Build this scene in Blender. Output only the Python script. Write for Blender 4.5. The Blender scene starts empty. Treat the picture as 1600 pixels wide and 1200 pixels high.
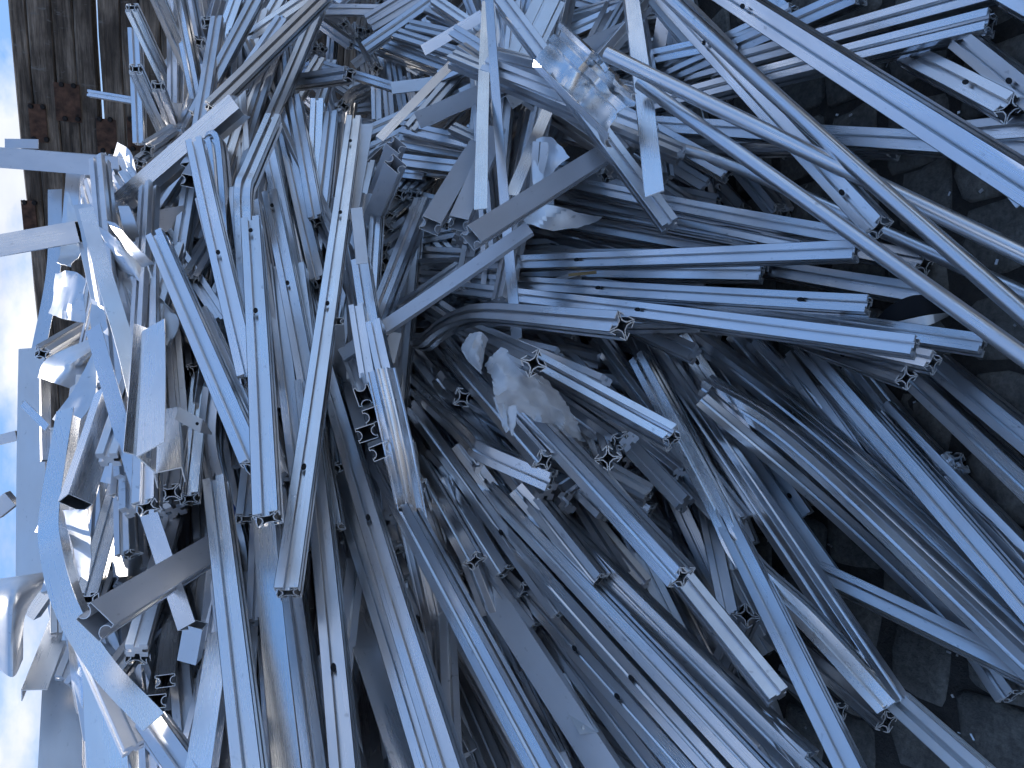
import bpy, bmesh, math, random
import numpy as np
from mathutils import Vector, Matrix, noise as mnoise

random.seed(7)
rng = np.random.default_rng(7)
scene = bpy.context.scene
COL = scene.collection

# ------------------------------------------------------------------ camera
F_PX = 1205.0                     # focal length in pixels of the 1600 px wide photograph
PITCH = math.radians(20.0)        # the phone looks down at the heap, held on its side
CAM = Vector((0.0, 0.0, 1.5))
VIEW = Vector((0.0, math.cos(PITCH), -math.sin(PITCH)))
UP = Vector((0.0, math.sin(PITCH), math.cos(PITCH)))
RIGHT = Vector((1.0, 0.0, 0.0))
cam_data = bpy.data.cameras.new('camera')
cam_data.sensor_width = 36.0
cam_data.lens = 36.0 * F_PX / 1600.0
cam_data.clip_start = 0.05
cam_data.clip_end = 2000.0
cam = bpy.data.objects.new('camera', cam_data)
COL.objects.link(cam)
m = Matrix.Identity(4)
for i, ax in enumerate((-UP, RIGHT, -VIEW)):
    m[0][i], m[1][i], m[2][i] = ax
m.translation = CAM
cam.matrix_world = m
scene.camera = cam

# ------------------------------------------------------------------ sky and sun
SUN_ELEV = math.radians(47.0)
SUN_AZ = math.radians(-8.0)       # measured from +Y (behind the wall) towards +X
world = bpy.data.worlds.new('World')
scene.world = world
world.use_nodes = True
wn, wl = world.node_tree.nodes, world.node_tree.links
wn.clear()
w_out = wn.new('ShaderNodeOutputWorld')
w_bg = wn.new('ShaderNodeBackground')
w_bg.inputs['Strength'].default_value = 0.15
sky = wn.new('ShaderNodeTexSky')
sky.sky_type = 'NISHITA'
sky.sun_disc = False
sky.sun_elevation = SUN_ELEV
sky.sun_rotation = SUN_AZ
sky.altitude = 2500
sky.air_density = 1.0
sky.dust_density = 0.3
sky.ozone_density = 3.5
w_tc = wn.new('ShaderNodeTexCoord')
w_map = wn.new('ShaderNodeMapping')
w_map.inputs['Location'].default_value = (-4.4, 2.6, 7.7)
w_map.inputs['Scale'].default_value = (1.0, 1.0, 1.9)
cl = wn.new('ShaderNodeTexNoise')
cl.inputs['Scale'].default_value = 3.2
cl.inputs['Detail'].default_value = 9.0
cl.inputs['Roughness'].default_value = 0.56
cl_r = wn.new('ShaderNodeValToRGB')
cl_r.color_ramp.elements[0].position = 0.52
cl_r.color_ramp.elements[1].position = 0.64
cl2 = wn.new('ShaderNodeTexNoise')
cl2.inputs['Scale'].default_value = 5.0
cl2.inputs['Detail'].default_value = 6.0
cl2_r = wn.new('ShaderNodeValToRGB')
cl2_r.color_ramp.elements[0].position = 0.3
cl2_r.color_ramp.elements[1].position = 0.7
cl2_r.color_ramp.elements[0].color = (2.1, 2.3, 2.8, 1)
cl2_r.color_ramp.elements[1].color = (3.5, 3.6, 3.8, 1)
w_mix = wn.new('ShaderNodeMixRGB')
wl.new(w_tc.outputs['Generated'], w_map.inputs['Vector'])
wl.new(w_map.outputs['Vector'], cl.inputs['Vector'])
wl.new(w_map.outputs['Vector'], cl2.inputs['Vector'])
wl.new(cl.outputs['Fac'], cl_r.inputs['Fac'])
wl.new(cl2.outputs['Fac'], cl2_r.inputs['Fac'])
wl.new(cl_r.outputs['Color'], w_mix.inputs['Fac'])
w_hs = wn.new('ShaderNodeHueSaturation')
w_hs.inputs['Saturation'].default_value = 2.4
w_hs.inputs['Value'].default_value = 1.0
w_ga = wn.new('ShaderNodeGamma')           # evens out horizon glare against the zenith
w_ga.inputs['Gamma'].default_value = 0.28
w_tint = wn.new('ShaderNodeMixRGB')
w_tint.blend_type = 'MULTIPLY'
w_tint.inputs['Fac'].default_value = 1.0
w_tint.inputs['Color2'].default_value = (1.62, 1.60, 1.90, 1)
wl.new(sky.outputs['Color'], w_ga.inputs['Color'])
wl.new(w_ga.outputs['Color'], w_hs.inputs['Color'])
wl.new(w_hs.outputs['Color'], w_tint.inputs['Color1'])
wl.new(w_tint.outputs['Color'], w_mix.inputs['Color1'])
wl.new(cl2_r.outputs['Color'], w_mix.inputs['Color2'])
wl.new(w_mix.outputs['Color'], w_bg.inputs['Color'])
wl.new(w_bg.outputs['Background'], w_out.inputs['Surface'])

sun_data = bpy.data.lights.new('sun', 'SUN')
sun_data.energy = 2.0
sun_data.angle = math.radians(0.5)
sun_data.color = (1.0, 0.94, 0.86)
sun = bpy.data.objects.new('sun', sun_data)
COL.objects.link(sun)
to_sun = Vector((math.cos(SUN_ELEV) * math.sin(SUN_AZ), math.cos(SUN_ELEV) * math.cos(SUN_AZ), math.sin(SUN_ELEV)))
sun.rotation_euler = to_sun.to_track_quat('Z', 'Y').to_euler()
sun.location = to_sun * 20

scene.view_settings.view_transform = 'Standard'
scene.view_settings.look = 'None'
scene.view_settings.exposure = 1.05
scene.view_settings.gamma = 1.0
scene.view_settings.use_curve_mapping = False
scene.cycles.max_bounces = 4
scene.cycles.glossy_bounces = 3
scene.cycles.blur_glossy = 0.5
scene.cycles.diffuse_bounces = 2
scene.cycles.transparent_max_bounces = 6
scene.cycles.sample_clamp_indirect = 6.0
scene.cycles.use_adaptive_sampling = True
scene.cycles.adaptive_threshold = 0.03

# ------------------------------------------------------------------ materials
def new_mat(name):
    mt = bpy.data.materials.new(name)
    mt.use_nodes = True
    nt = mt.node_tree
    nt.nodes.clear()
    out = nt.nodes.new('ShaderNodeOutputMaterial')
    bs = nt.nodes.new('ShaderNodeBsdfPrincipled')
    nt.links.new(bs.outputs['BSDF'], out.inputs['Surface'])
    return mt, nt, bs, out

def ramp(nt, src, p0, c0, p1, c1):
    r = nt.nodes.new('ShaderNodeValToRGB')
    r.color_ramp.elements[0].position = p0
    r.color_ramp.elements[1].position = p1
    r.color_ramp.elements[0].color = c0 if len(c0) == 4 else (*c0, 1)
    r.color_ramp.elements[1].color = c1 if len(c1) == 4 else (*c1, 1)
    nt.links.new(src, r.inputs['Fac'])
    return r

def coords(nt, scale, kind='Object', rnd=True):
    tc = nt.nodes.new('ShaderNodeTexCoord')
    mp = nt.nodes.new('ShaderNodeMapping')
    mp.inputs['Scale'].default_value = scale
    nt.links.new(tc.outputs[kind], mp.inputs['Vector'])
    if rnd:
        oi = nt.nodes.new('ShaderNodeObjectInfo')
        mu = nt.nodes.new('ShaderNodeMath'); mu.operation = 'MULTIPLY'
        mu.inputs[1].default_value = 37.0
        nt.links.new(oi.outputs['Random'], mu.inputs[0])
        cb = nt.nodes.new('ShaderNodeCombineXYZ')
        for k in range(3):
            nt.links.new(mu.outputs[0], cb.inputs[k])
        nt.links.new(cb.outputs[0], mp.inputs['Location'])
    return mp.outputs['Vector']

def noise(nt, vec, scale, detail=4, rough=0.55):
    n = nt.nodes.new('ShaderNodeTexNoise')
    n.inputs['Scale'].default_value = scale
    n.inputs['Detail'].default_value = detail
    n.inputs['Roughness'].default_value = rough
    nt.links.new(vec, n.inputs['Vector'])
    return n.outputs['Fac']

def metal(name, base, r0, r1, streak=1.0, bump=0.05, dirt=0.35, brush=True, met=1.0):
    """aluminium: drawing lines along the bar (local Z), blotchy oxide, a little grime"""
    mt, nt, bs, out = new_mat(name)
    L = nt.links
    bs.inputs['Metallic'].default_value = met
    long_vec = coords(nt, (1.0, 1.0, 0.018 if brush else 1.0))
    lines = noise(nt, long_vec, 420.0 if brush else 30.0, 1, 0.6)
    blot = noise(nt, coords(nt, (1, 1, 0.45)), 9.0, 3, 0.6)
    fine = noise(nt, coords(nt, (1, 1, 0.6)), 60.0, 2, 0.65)
    oi = nt.nodes.new('ShaderNodeObjectInfo')
    # colour: per-bar value x blotches
    vr = ramp(nt, oi.outputs['Random'], 0.0, tuple(c * 0.84 for c in base), 1.0, tuple(min(1, c * 1.06) for c in base))
    br = ramp(nt, blot, 0.35, (1, 1, 1), 0.75, (1 - dirt * 0.35,) * 3)
    mul = nt.nodes.new('ShaderNodeMixRGB'); mul.blend_type = 'MULTIPLY'; mul.inputs['Fac'].default_value = 1
    L.new(vr.outputs['Color'], mul.inputs['Color1']); L.new(br.outputs['Color'], mul.inputs['Color2'])
    sp = ramp(nt, fine, 0.66, (1, 1, 1), 0.8, (1 - dirt,) * 3)
    mul2 = nt.nodes.new('ShaderNodeMixRGB'); mul2.blend_type = 'MULTIPLY'; mul2.inputs['Fac'].default_value = 1
    L.new(mul.outputs['Color'], mul2.inputs['Color1']); L.new(sp.outputs['Color'], mul2.inputs['Color2'])
    L.new(mul2.outputs['Color'], bs.inputs['Base Color'])
    # roughness
    mr = nt.nodes.new('ShaderNodeMapRange')
    mr.inputs['From Min'].default_value = 0.3; mr.inputs['From Max'].default_value = 0.7
    mr.inputs['To Min'].default_value = r0; mr.inputs['To Max'].default_value = r1
    ad = nt.nodes.new('ShaderNodeMath'); ad.operation = 'ADD'
    a2 = nt.nodes.new('ShaderNodeMath'); a2.operation = 'MULTIPLY'; a2.inputs[1].default_value = 0.35
    L.new(lines, a2.inputs[0])
    L.new(a2.outputs[0], ad.inputs[0])
    a3 = nt.nodes.new('ShaderNodeMath'); a3.operation = 'MULTIPLY'; a3.inputs[1].default_value = 0.65
    L.new(blot, a3.inputs[0]); L.new(a3.outputs[0], ad.inputs[1])
    L.new(ad.outputs[0], mr.inputs['Value'])
    L.new(mr.outputs['Result'], bs.inputs['Roughness'])
    b2 = nt.nodes.new('ShaderNodeBump')
    b2.inputs['Strength'].default_value = 0.10
    b2.inputs['Distance'].default_value = 0.01
    L.new(blot, b2.inputs['Height'])
    L.new(b2.outputs['Normal'], bs.inputs['Normal'])
    return mt

def simple(name, col, rough=0.6, metallic=0.0, var=0.25, scale=20.0, bump=0.2):
    mt, nt, bs, out = new_mat(name)
    v = coords(nt, (1, 1, 1))
    n = noise(nt, v, scale, 5)
    r = ramp(nt, n, 0.3, tuple(c * (1 - var) for c in col), 0.7, tuple(min(1, c * (1 + var)) for c in col))
    nt.links.new(r.outputs['Color'], bs.inputs['Base Color'])
    bs.inputs['Roughness'].default_value = rough
    bs.inputs['Metallic'].default_value = metallic
    b = nt.nodes.new('ShaderNodeBump'); b.inputs['Strength'].default_value = bump; b.inputs['Distance'].default_value = 0.01
    nt.links.new(n, b.inputs['Height']); nt.links.new(b.outputs['Normal'], bs.inputs['Normal'])
    return mt

M = {}
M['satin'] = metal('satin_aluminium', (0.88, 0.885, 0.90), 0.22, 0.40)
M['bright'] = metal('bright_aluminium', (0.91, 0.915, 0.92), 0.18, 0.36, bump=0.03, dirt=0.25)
M['dull'] = metal('dull_shaded_aluminium', (0.74, 0.74, 0.75), 0.30, 0.48)  # dull finish, base colour also darkened to paint shade on deep bars
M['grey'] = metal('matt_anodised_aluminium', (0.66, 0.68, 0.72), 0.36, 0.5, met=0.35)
M['sheet'] = metal('sheet_aluminium', (0.86, 0.865, 0.87), 0.36, 0.52, bump=0.02, brush=False)
M['cut'] = simple('sawn_aluminium', (0.86, 0.86, 0.85), 0.5, 0.45, 0.1, 200, 0.1)
M['hole'] = simple('hole_shade_black', (0.006, 0.006, 0.007), 0.8)  # near-black colour painted for the shade inside holes
M['white'] = simple('white_paint_and_lit', (0.72, 0.73, 0.74), 0.4, 0, 0.06, 15, 0.03)  # white parts, and on one bar white painted for its lit look
M['rust'] = simple('rust', (0.085, 0.042, 0.026), 0.85, 0.1, 0.75, 22, 0.5)
M['bolt'] = simple('bolt_iron', (0.02, 0.017, 0.016), 0.6, 0.6, 0.3)
M['blue'] = simple('blue_strap', (0.01, 0.09, 0.45), 0.45, 0, 0.1)
M['tape'] = simple('yellow_sliver', (0.42, 0.30, 0.14), 0.6, 0, 0.3)

def film_mat():
    mt, nt, bs, out = new_mat('milky_film')
    bs.inputs['Base Color'].default_value = (0.92, 0.92, 0.92, 1)
    bs.inputs['Roughness'].default_value = 0.35
    tr = nt.nodes.new('ShaderNodeBsdfTranslucent'); tr.inputs['Color'].default_value = (0.92, 0.92, 0.92, 1)
    tp = nt.nodes.new('ShaderNodeBsdfTransparent')
    m1 = nt.nodes.new('ShaderNodeMixShader'); m1.inputs[0].default_value = 0.35
    m2 = nt.nodes.new('ShaderNodeMixShader')
    n = noise(nt, coords(nt, (1, 1, 1)), 7.0, 2)
    r = ramp(nt, n, 0.35, (0.12,) * 3, 0.7, (0.6,) * 3)
    nt.links.new(r.outputs['Color'], m2.inputs[0])
    nt.links.new(bs.outputs[0], m1.inputs[1]); nt.links.new(tr.outputs[0], m1.inputs[2])
    nt.links.new(m1.outputs[0], m2.inputs[1]); nt.links.new(tp.outputs[0], m2.inputs[2])
    nt.links.new(m2.outputs[0], out.inputs['Surface'])
    return mt
M['film'] = film_mat()
mt, nt, bs, out = new_mat('black_film')
bs.inputs['Base Color'].default_value = (0.012, 0.013, 0.016, 1); bs.inputs['Roughness'].default_value = 0.5; bs.inputs['Specular IOR Level'].default_value = 0.15
M['blackfilm'] = mt

def wood_mat():
    mt, nt, bs, out = new_mat('old_sleeper_wood')
    L = nt.links
    grain = noise(nt, coords(nt, (0.06, 1, 1)), 70.0, 6, 0.65)
    patch = noise(nt, coords(nt, (0.35, 1, 1)), 7.0, 6, 0.62)
    scuff = noise(nt, coords(nt, (1.0, 0.5, 0.35)), 26.0, 6, 0.7)
    c1 = ramp(nt, grain, 0.3, (0.046, 0.036, 0.027), 0.72, (0.34, 0.28, 0.225))
    c2 = ramp(nt, patch, 0.42, (0.35, 0.32, 0.30), 0.66, (1.25, 1.2, 1.15))
    mu = nt.nodes.new('ShaderNodeMixRGB'); mu.blend_type = 'MULTIPLY'; mu.inputs['Fac'].default_value = 1
    L.new(c1.outputs['Color'], mu.inputs['Color1']); L.new(c2.outputs['Color'], mu.inputs['Color2'])
    sc = ramp(nt, scuff, 0.60, (0, 0, 0), 0.70, (1, 1, 1))
    mx = nt.nodes.new('ShaderNodeMixRGB')
    L.new(sc.outputs['Color'], mx.inputs['Fac']); L.new(mu.outputs['Color'], mx.inputs['Color1'])
    mx.inputs['Color2'].default_value = (0.17, 0.155, 0.14, 1)
    L.new(mx.outputs['Color'], bs.inputs['Base Color'])
    bs.inputs['Roughness'].default_value = 0.85
    b = nt.nodes.new('ShaderNodeBump'); b.inputs['Strength'].default_value = 0.7; b.inputs['Distance'].default_value = 0.012
    L.new(grain, b.inputs['Height']); L.new(b.outputs['Normal'], bs.inputs['Normal'])
    return mt
M['wood'] = wood_mat()

def stone_mat(name, lo, hi, bump=0.6):
    mt, nt, bs, out = new_mat(name)
    a = noise(nt, coords(nt, (1, 1, 1)), 9.0, 7, 0.65)
    b_ = noise(nt, coords(nt, (1, 1, 1)), 75.0, 5, 0.7)
    c1 = ramp(nt, a, 0.3, lo, 0.72, hi)
    c2 = ramp(nt, b_, 0.35, (0.55,) * 3, 0.7, (1.25,) * 3)
    mu = nt.nodes.new('ShaderNodeMixRGB'); mu.blend_type = 'MULTIPLY'; mu.inputs['Fac'].default_value = 1
    nt.links.new(c1.outputs['Color'], mu.inputs['Color1']); nt.links.new(c2.outputs['Color'], mu.inputs['Color2'])
    nt.links.new(mu.outputs['Color'], bs.inputs['Base Color'])
    bs.inputs['Roughness'].default_value = 0.8
    b = nt.nodes.new('ShaderNodeBump'); b.inputs['Strength'].default_value = bump; b.inputs['Distance'].default_value = 0.01
    nt.links.new(b_, b.inputs['Height']); nt.links.new(b.outputs['Normal'], bs.inputs['Normal'])
    return mt
M['stone'] = stone_mat('cobble_stone', (0.06, 0.055, 0.048), (0.18, 0.165, 0.14))
M['yard'] = stone_mat('pale_yard', (0.20, 0.18, 0.155), (0.34, 0.31, 0.27), 0.5)
M['soil'] = stone_mat('dark_soil', (0.012, 0.010, 0.008), (0.05, 0.042, 0.034), 0.9)

# ------------------------------------------------------------------ helpers
def depth(px, py, d):
    """relief of the heap: the far ends of the bars lie well behind the near ones, nothing sinks below the paving"""
    if d <= 1.4: e = d
    else:
        k = 1.69 - 0.95 * math.exp(-((px - 800) / 270.0) ** 2 - ((py - 720) / 210.0) ** 2)   # the fan lies flatter
        if d <= 2.2: e = 1.4 + (d - 1.4) * k
        elif d <= 3.0: e = 1.4 + 0.8 * k + (d - 2.2) * 0.7
        else: e = 1.96 + 0.8 * k + (d - 3.0) * 0.6
    den = 0.342 + 0.94 * (px - 800.0) / F_PX
    if den > 0.05:
        dmax = CAM.z / den
        e = d + (e - d) * min(1.0, max(0.0, (dmax - 0.05 - d) / 0.6))
        e = min(e, dmax - 0.06)
    return e

def at(px, py, d, raw=False):
    """point seen at a pixel of the photograph, d metres in front of the lens"""
    if not raw: d = depth(px, py, d)
    return CAM + d * (VIEW - UP * ((px - 800.0) / F_PX) + RIGHT * ((600.0 - py) / F_PX))

def tag(o, label=None, cat=None, group=None, kind=None):
    if label: o['label'] = label
    if cat: o['category'] = cat
    if group: o['group'] = group
    if kind: o['kind'] = kind
    return o

def link(name, verts, faces, mat, parent=None, matrix=None, smooth=False):
    me = bpy.data.meshes.new(name)
    me.from_pydata([tuple(v) for v in verts], [], faces)
    if smooth:
        me.polygons.foreach_set('use_smooth', [True] * len(me.polygons))
    me.materials.append(mat)
    me.update()
    o = bpy.data.objects.new(name, me)
    COL.objects.link(o)
    if parent is not None:
        o.parent = parent
    if matrix is not None:
        o.matrix_world = matrix
    return o

# ------------------------------------------------------------------ cross sections (metres)
# a section is a list of walls; a wall is (polyline, thickness, closed)
def sec_x(s=0.04):
    h = s / 2
    walls = []
    face = [(1.0, -0.25), (1.0, -0.88), (0.56, -0.40), (0.46, -0.24), (0.46, 0.24), (0.56, 0.40), (1.0, 0.88), (1.0, 0.25)]
    for k in range(4):
        c, sn = [(1, 0), (0, 1), (-1, 0), (0, -1)][k]
        walls.append(([(h * (x * c - y * sn), h * (x * sn + y * c)) for x, y in face], 0.10 * h, False))
        a, b = (0.70, 0.55), (0.55, 0.70)
        walls.append(([(h * (x * c - y * sn), h * (x * sn + y * c)) for x, y in (a, b)], 0.09 * h, False))
    return walls

def sec_h(w=0.030, l=0.038):
    a, b = w / 2, l / 2
    r = a * 0.62
    walls = []
    for s in (1, -1):
        walls.append(([(s * a, b), (s * a, -b)], 0.0016, False))
        arc = [(-a + 0.0010, s * b), (-r, s * b)]
        for k in range(0, 9):
            t = math.pi * k / 8
            arc.append((-r * math.cos(t) * 1.08, s * (b - 0.0005 - r * 0.95 * math.sin(t))))
        arc += [(r, s * b), (a - 0.0010, s * b)]
        walls.append((arc, 0.0015, False))
    return walls

def sec_l(a=0.05, b=0.03, t=0.0025, flip=1):
    return [([(b * -1.0 + 0.0, flip * a / 2), (0.0, flip * a / 2), (0.0, -flip * a / 2)], t, False)]

def sec_b(a=0.05, b=0.04, t=0.002):
    return [([(b / 2, a / 2), (-b / 2, a / 2), (-b / 2, -a / 2), (b / 2, -a / 2)], t, True)]

def sec_u(a=0.06, b=0.035, t=0.0022):
    return [([(-b, a / 2), (0, a / 2), (0, -a / 2), (-b, -a / 2)], t, False)]

def sec_f(a=0.05, t=0.003):
    return [([(0, a / 2), (0, -a / 2)], t, False)]

def sec_t(d=0.03, t=0.0025):
    n = 20
    return [([(d / 2 * math.cos(2 * math.pi * k / n), d / 2 * math.sin(2 * math.pi * k / n)) for k in range(n)], t, True)]

def sec_w(a=0.07, ribs=4, h=0.006, t=0.002):
    """ribbed strip: flat lands with raised half-round ribs"""
    pts = []
    n = ribs * 8
    for k in range(n + 1):
        u = k / n
        pts.append((h * max(0.0, math.cos(2 * math.pi * ribs * u)) ** 0.7 - 0.015 * (2 * u - 1) ** 2, a * (u - 0.5)))
    return [(pts, t, False)]

def sec_m(a=0.09, t=0.002):
    """window mullion skin: broad face, fins and a hooked lip behind"""
    return [([(-0.012, a * 0.5), (0.0, a * 0.5), (0.0, a * 0.18), (-0.006, a * 0.16), (-0.006, a * 0.10), (0, a * 0.08), (0, -a * 0.30),
              (-0.010, -a * 0.34), (-0.010, -a * 0.5), (-0.018, -a * 0.5)], t, False),
            ([(-0.001, a * 0.30), (-0.030, a * 0.30), (-0.030, a * 0.22)], t, False),
            ([(-0.001, -a * 0.10), (-0.030, -a * 0.10), (-0.030, -a * 0.18)], t, False)]

def sec_g(a=0.115, t=0.0018):
    """gutter skin: folded lip, valley, broad face and rounded rim"""
    P = [(-0.004, -0.5), (0.006, -0.48), (0.004, -0.40), (-0.010, -0.36), (-0.012, -0.27), (0.004, -0.24), (0.010, -0.10), (0.002, -0.03),
         (0.006, 0.02), (0.014, 0.2), (0.016, 0.38), (0.010, 0.46), (-0.002, 0.5), (-0.016, 0.49)]
    return [([(x, y * a) for x, y in P], t, False)]

def wall_outline(pts, th, closed):
    n = len(pts)
    P = [Vector((p[0], p[1])) for p in pts]
    L_, R_ = [], []
    for i in range(n):
        if closed:
            a, b = P[i] - P[i - 1], P[(i + 1) % n] - P[i]
        else:
            a = P[i] - P[i - 1] if i else P[1] - P[0]
            b = P[i + 1] - P[i] if i < n - 1 else P[n - 1] - P[n - 2]
        a = a.normalized(); b = b.normalized()
        na, nb = Vector((-a.y, a.x)), Vector((-b.y, b.x))
        mt_ = na + nb
        if mt_.length < 0.3:
            mt_ = na.copy(); k = 1.0
        else:
            mt_.normalize(); k = min(1.0 / max(0.35, mt_.dot(na)), 2.2)
        L_.append(P[i] + mt_ * th / 2 * k)
        R_.append(P[i] - mt_ * th / 2 * k)
    return L_, R_

def sweep_section(section, rings):
    """rings: list of (origin, n, b). Returns wall verts/faces and cap faces for both ends."""
    verts, faces, cap0, cap1 = [], [], [], []
    for pts, th, closed in section:
        L_, R_ = wall_outline(pts, th, closed)
        n = len(pts)
        base = len(verts)
        per = 2 * n
        for (o, nn, bb) in rings:
            for p in L_: verts.append(o + nn * p.x + bb * p.y)
            for p in R_: verts.append(o + nn * p.x + bb * p.y)
        segs = [(i, (i + 1) % n) for i in range(n if closed else n - 1)]
        nr = len(rings)
        for r in range(nr - 1):
            A, B = base + r * per, base + (r + 1) * per
            for i, j in segs:
                faces.append((A + i, B + i, B + j, A + j))
                faces.append((A + n + j, B + n + j, B + n + i, A + n + i))
            if not closed:
                faces.append((A + n, B + n, B, A))
                faces.append((A + n - 1, B + n - 1, B + 2 * n - 1, A + 2 * n - 1))
        for i, j in segs:
            cap0.append((base + i, base + j, base + n + j, base + n + i))
            E = base + (nr - 1) * per
            cap1.append((E + i, E + n + i, E + n + j, E + j))
    return verts, faces, cap0, cap1

def catmull(pts, sub):
    if len(pts) == 2:
        return [pts[0].lerp(pts[1], k / sub) for k in range(sub + 1)]
    out = []
    ext = [pts[0] * 2 - pts[1]] + pts + [pts[-1] * 2 - pts[-2]]
    for i in range(1, len(ext) - 2):
        p0, p1, p2, p3 = ext[i - 1:i + 3]
        for k in range(sub):
            t = k / sub
            out.append(0.5 * ((2 * p1) + (p2 - p0) * t + (2 * p0 - 5 * p1 + 4 * p2 - p3) * t * t + (3 * p1 - p0 - 3 * p2 + p3) * t ** 3))
    out.append(pts[-1])
    return out

TRACED = []     # (start, end) for filling the depth of the heap afterwards

def bar(name, cat, section, path, roll, mat, label, group=None, holes=(), hole_sec=0.04, cut=True, twist=0.0, bow=None, smooth=False, record=True, slack=None, hole_w=0.0085, dent=0.0):
    pts = [at(*p) for p in path]
    if bow is None:
        bow = random.uniform(0.0, 0.006)
    ax = catmull(pts, 8 if len(pts) > 2 else max(4, min(24, int((pts[1] - pts[0]).length / 0.07))))
    L0 = (pts[-1] - pts[0]).length
    if len(pts) == 2 and bow:
        side = Vector((random.uniform(-1, 1), random.uniform(-1, 1), random.uniform(-1, 1)))
        t = (pts[1] - pts[0]).normalized()
        side = (side - t * side.dot(t)).normalized() * bow * min(1.5, L0)
        ax = [p + side * math.sin(math.pi * k / (len(ax) - 1)) for k, p in enumerate(ax)]
    mid = ax[len(ax) // 2]
    t_mid = (ax[-1] - ax[0]).normalized()
    n_ref = (CAM - mid).normalized()
    n_ref = (n_ref - t_mid * n_ref.dot(t_mid)).normalized()
    # local frame of the object: Z along the bar, origin at its start
    zl = t_mid; xl = n_ref; yl = zl.cross(xl)
    mw = Matrix(((xl.x, yl.x, zl.x, ax[0].x), (xl.y, yl.y, zl.y, ax[0].y), (xl.z, yl.z, zl.z, ax[0].z), (0, 0, 0, 1)))
    inv = mw.inverted()
    # positive roll leans the face that looks at the camera towards the sky side
    if (t_mid.cross(n_ref)).dot(UP + RIGHT * 0.6) < 0:
        roll, twist = -roll, -twist
    rings = []
    N = len(ax)
    for k, p in enumerate(ax):
        t = (ax[min(k + 1, N - 1)] - ax[max(k - 1, 0)]).normalized()
        n = (n_ref - t * n_ref.dot(t)).normalized()
        b = t.cross(n)
        th = math.radians(roll + twist * k / (N - 1))
        rings.append((inv @ p, inv.to_3x3() @ (n * math.cos(th) + b * math.sin(th)), inv.to_3x3() @ (b * math.cos(th) - n * math.sin(th))))
    v, f, c0, c1 = sweep_section(section, rings)
    if dent:
        zmax = max(p.z for p in v)
        for q in v:
            k = max(0.0, (q.z / zmax - 0.45) / 0.55)
            if k > 0:
                u = Vector(q) * 22.0
                q += Vector((mnoise.noise(u), mnoise.noise(u + Vector((7, 1, 3))), mnoise.noise(u + Vector((2, 9, 5))))) * dent * k
    o = link(name, v, f, mat, None, mw, smooth)
    tag(o, label, cat, group)
    if smooth or len(path) > 2:
        o.data.polygons.foreach_set('use_smooth', [True] * len(f))
        if not smooth: o.data.set_sharp_from_angle(angle=math.radians(28))
    # end faces: sawn metal, parts of their own
    for caps in (c0, c1):
        if not caps: continue
        idx = sorted({i for q in caps for i in q})
        mp = {i: k for k, i in enumerate(idx)}
        e = link('cut_end', [v[i] for i in idx], [tuple(mp[i] for i in q) for q in caps], M['cut'] if cut else mat)
        e.parent = o
    for hpos in holes:
        k = hpos * (N - 1); i = min(int(k), N - 2); fr = k - i
        po = rings[i][0].lerp(rings[i + 1][0], fr)
        nn = rings[i][1]; bb = rings[i][2]
        zz = nn.cross(bb)
        hv, hf = [], []
        R = 10
        for lay in (0, 1):
            for q in range(R):
                a = 2 * math.pi * q / R
                hv.append(po + nn * (hole_sec / 2 * (1.0 if lay == 0 else 1.056)) + bb * math.cos(a) * hole_w * 0.62 + zz * math.sin(a) * hole_w)
        hf.append(tuple(range(R, 2 * R)))
        for q in range(R):
            hf.append((q, (q + 1) % R, R + (q + 1) % R, R + q))
        h = link('drilled_hole_disc', hv, hf, M['hole'])  # raised black disc, its colour stands in for shade down the hole
        h.parent = o
    if record:
        for a, b in zip(path[:-1], path[1:]):
            TRACED.append((a, b))
    return o

def parse(s):
    return [tuple(float(q) for q in w.split(',')) for w in s.split()]

SZ = 1.11
PROFILE_GROUP = 'slotted square profiles in the heap'
def X(path, roll, label, holes=(), mat='satin', s=0.04, **kw):
    s *= SZ
    return bar('slotted_profile', 'profile', sec_x(s), parse(path), abs(roll), M[mat], label, PROFILE_GROUP, holes, s, **kw)
def H(path, roll, label, s=1.0, mat='dull', **kw):
    s *= SZ
    return bar('grooved_box_profile', 'profile', sec_h(0.030 * s, 0.038 * s), parse(path), roll, M[mat], label, 'grooved box profiles in the heap', **kw)
def Lb(path, roll, label, a=0.05, b=0.03, flip=1, mat='satin', **kw):
    a *= SZ; b *= SZ
    return bar('angle_bar', 'angle bar', sec_l(a, b, 0.0025, flip), parse(path), roll, M[mat], label, 'angle bars in the heap', **kw)
def Bx(path, roll, label, a=0.05, b=0.04, mat='satin', **kw):
    a *= SZ; b *= SZ
    return bar('box_tube', 'box tube', sec_b(a, b), parse(path), roll, M[mat], label, 'rectangular tubes in the heap', **kw)
def Uc(path, roll, label, a=0.06, b=0.035, mat='satin', **kw):
    a *= SZ; b *= SZ
    return bar('channel', 'channel', sec_u(a, b), parse(path), roll, M[mat], label, 'channels in the heap', **kw)
def Fl(path, roll, label, a=0.05, mat='satin', **kw):
    a *= SZ
    return bar('flat_strip', 'strip', sec_f(a), parse(path), roll, M[mat], label, 'flat strips in the heap', **kw)
def Tu(path, label, d=0.03, mat='satin', **kw):
    return bar('round_tube', 'tube', sec_t(d), parse(path), 0, M[mat], label, 'round tubes across the heap', smooth=True, **kw)

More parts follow.
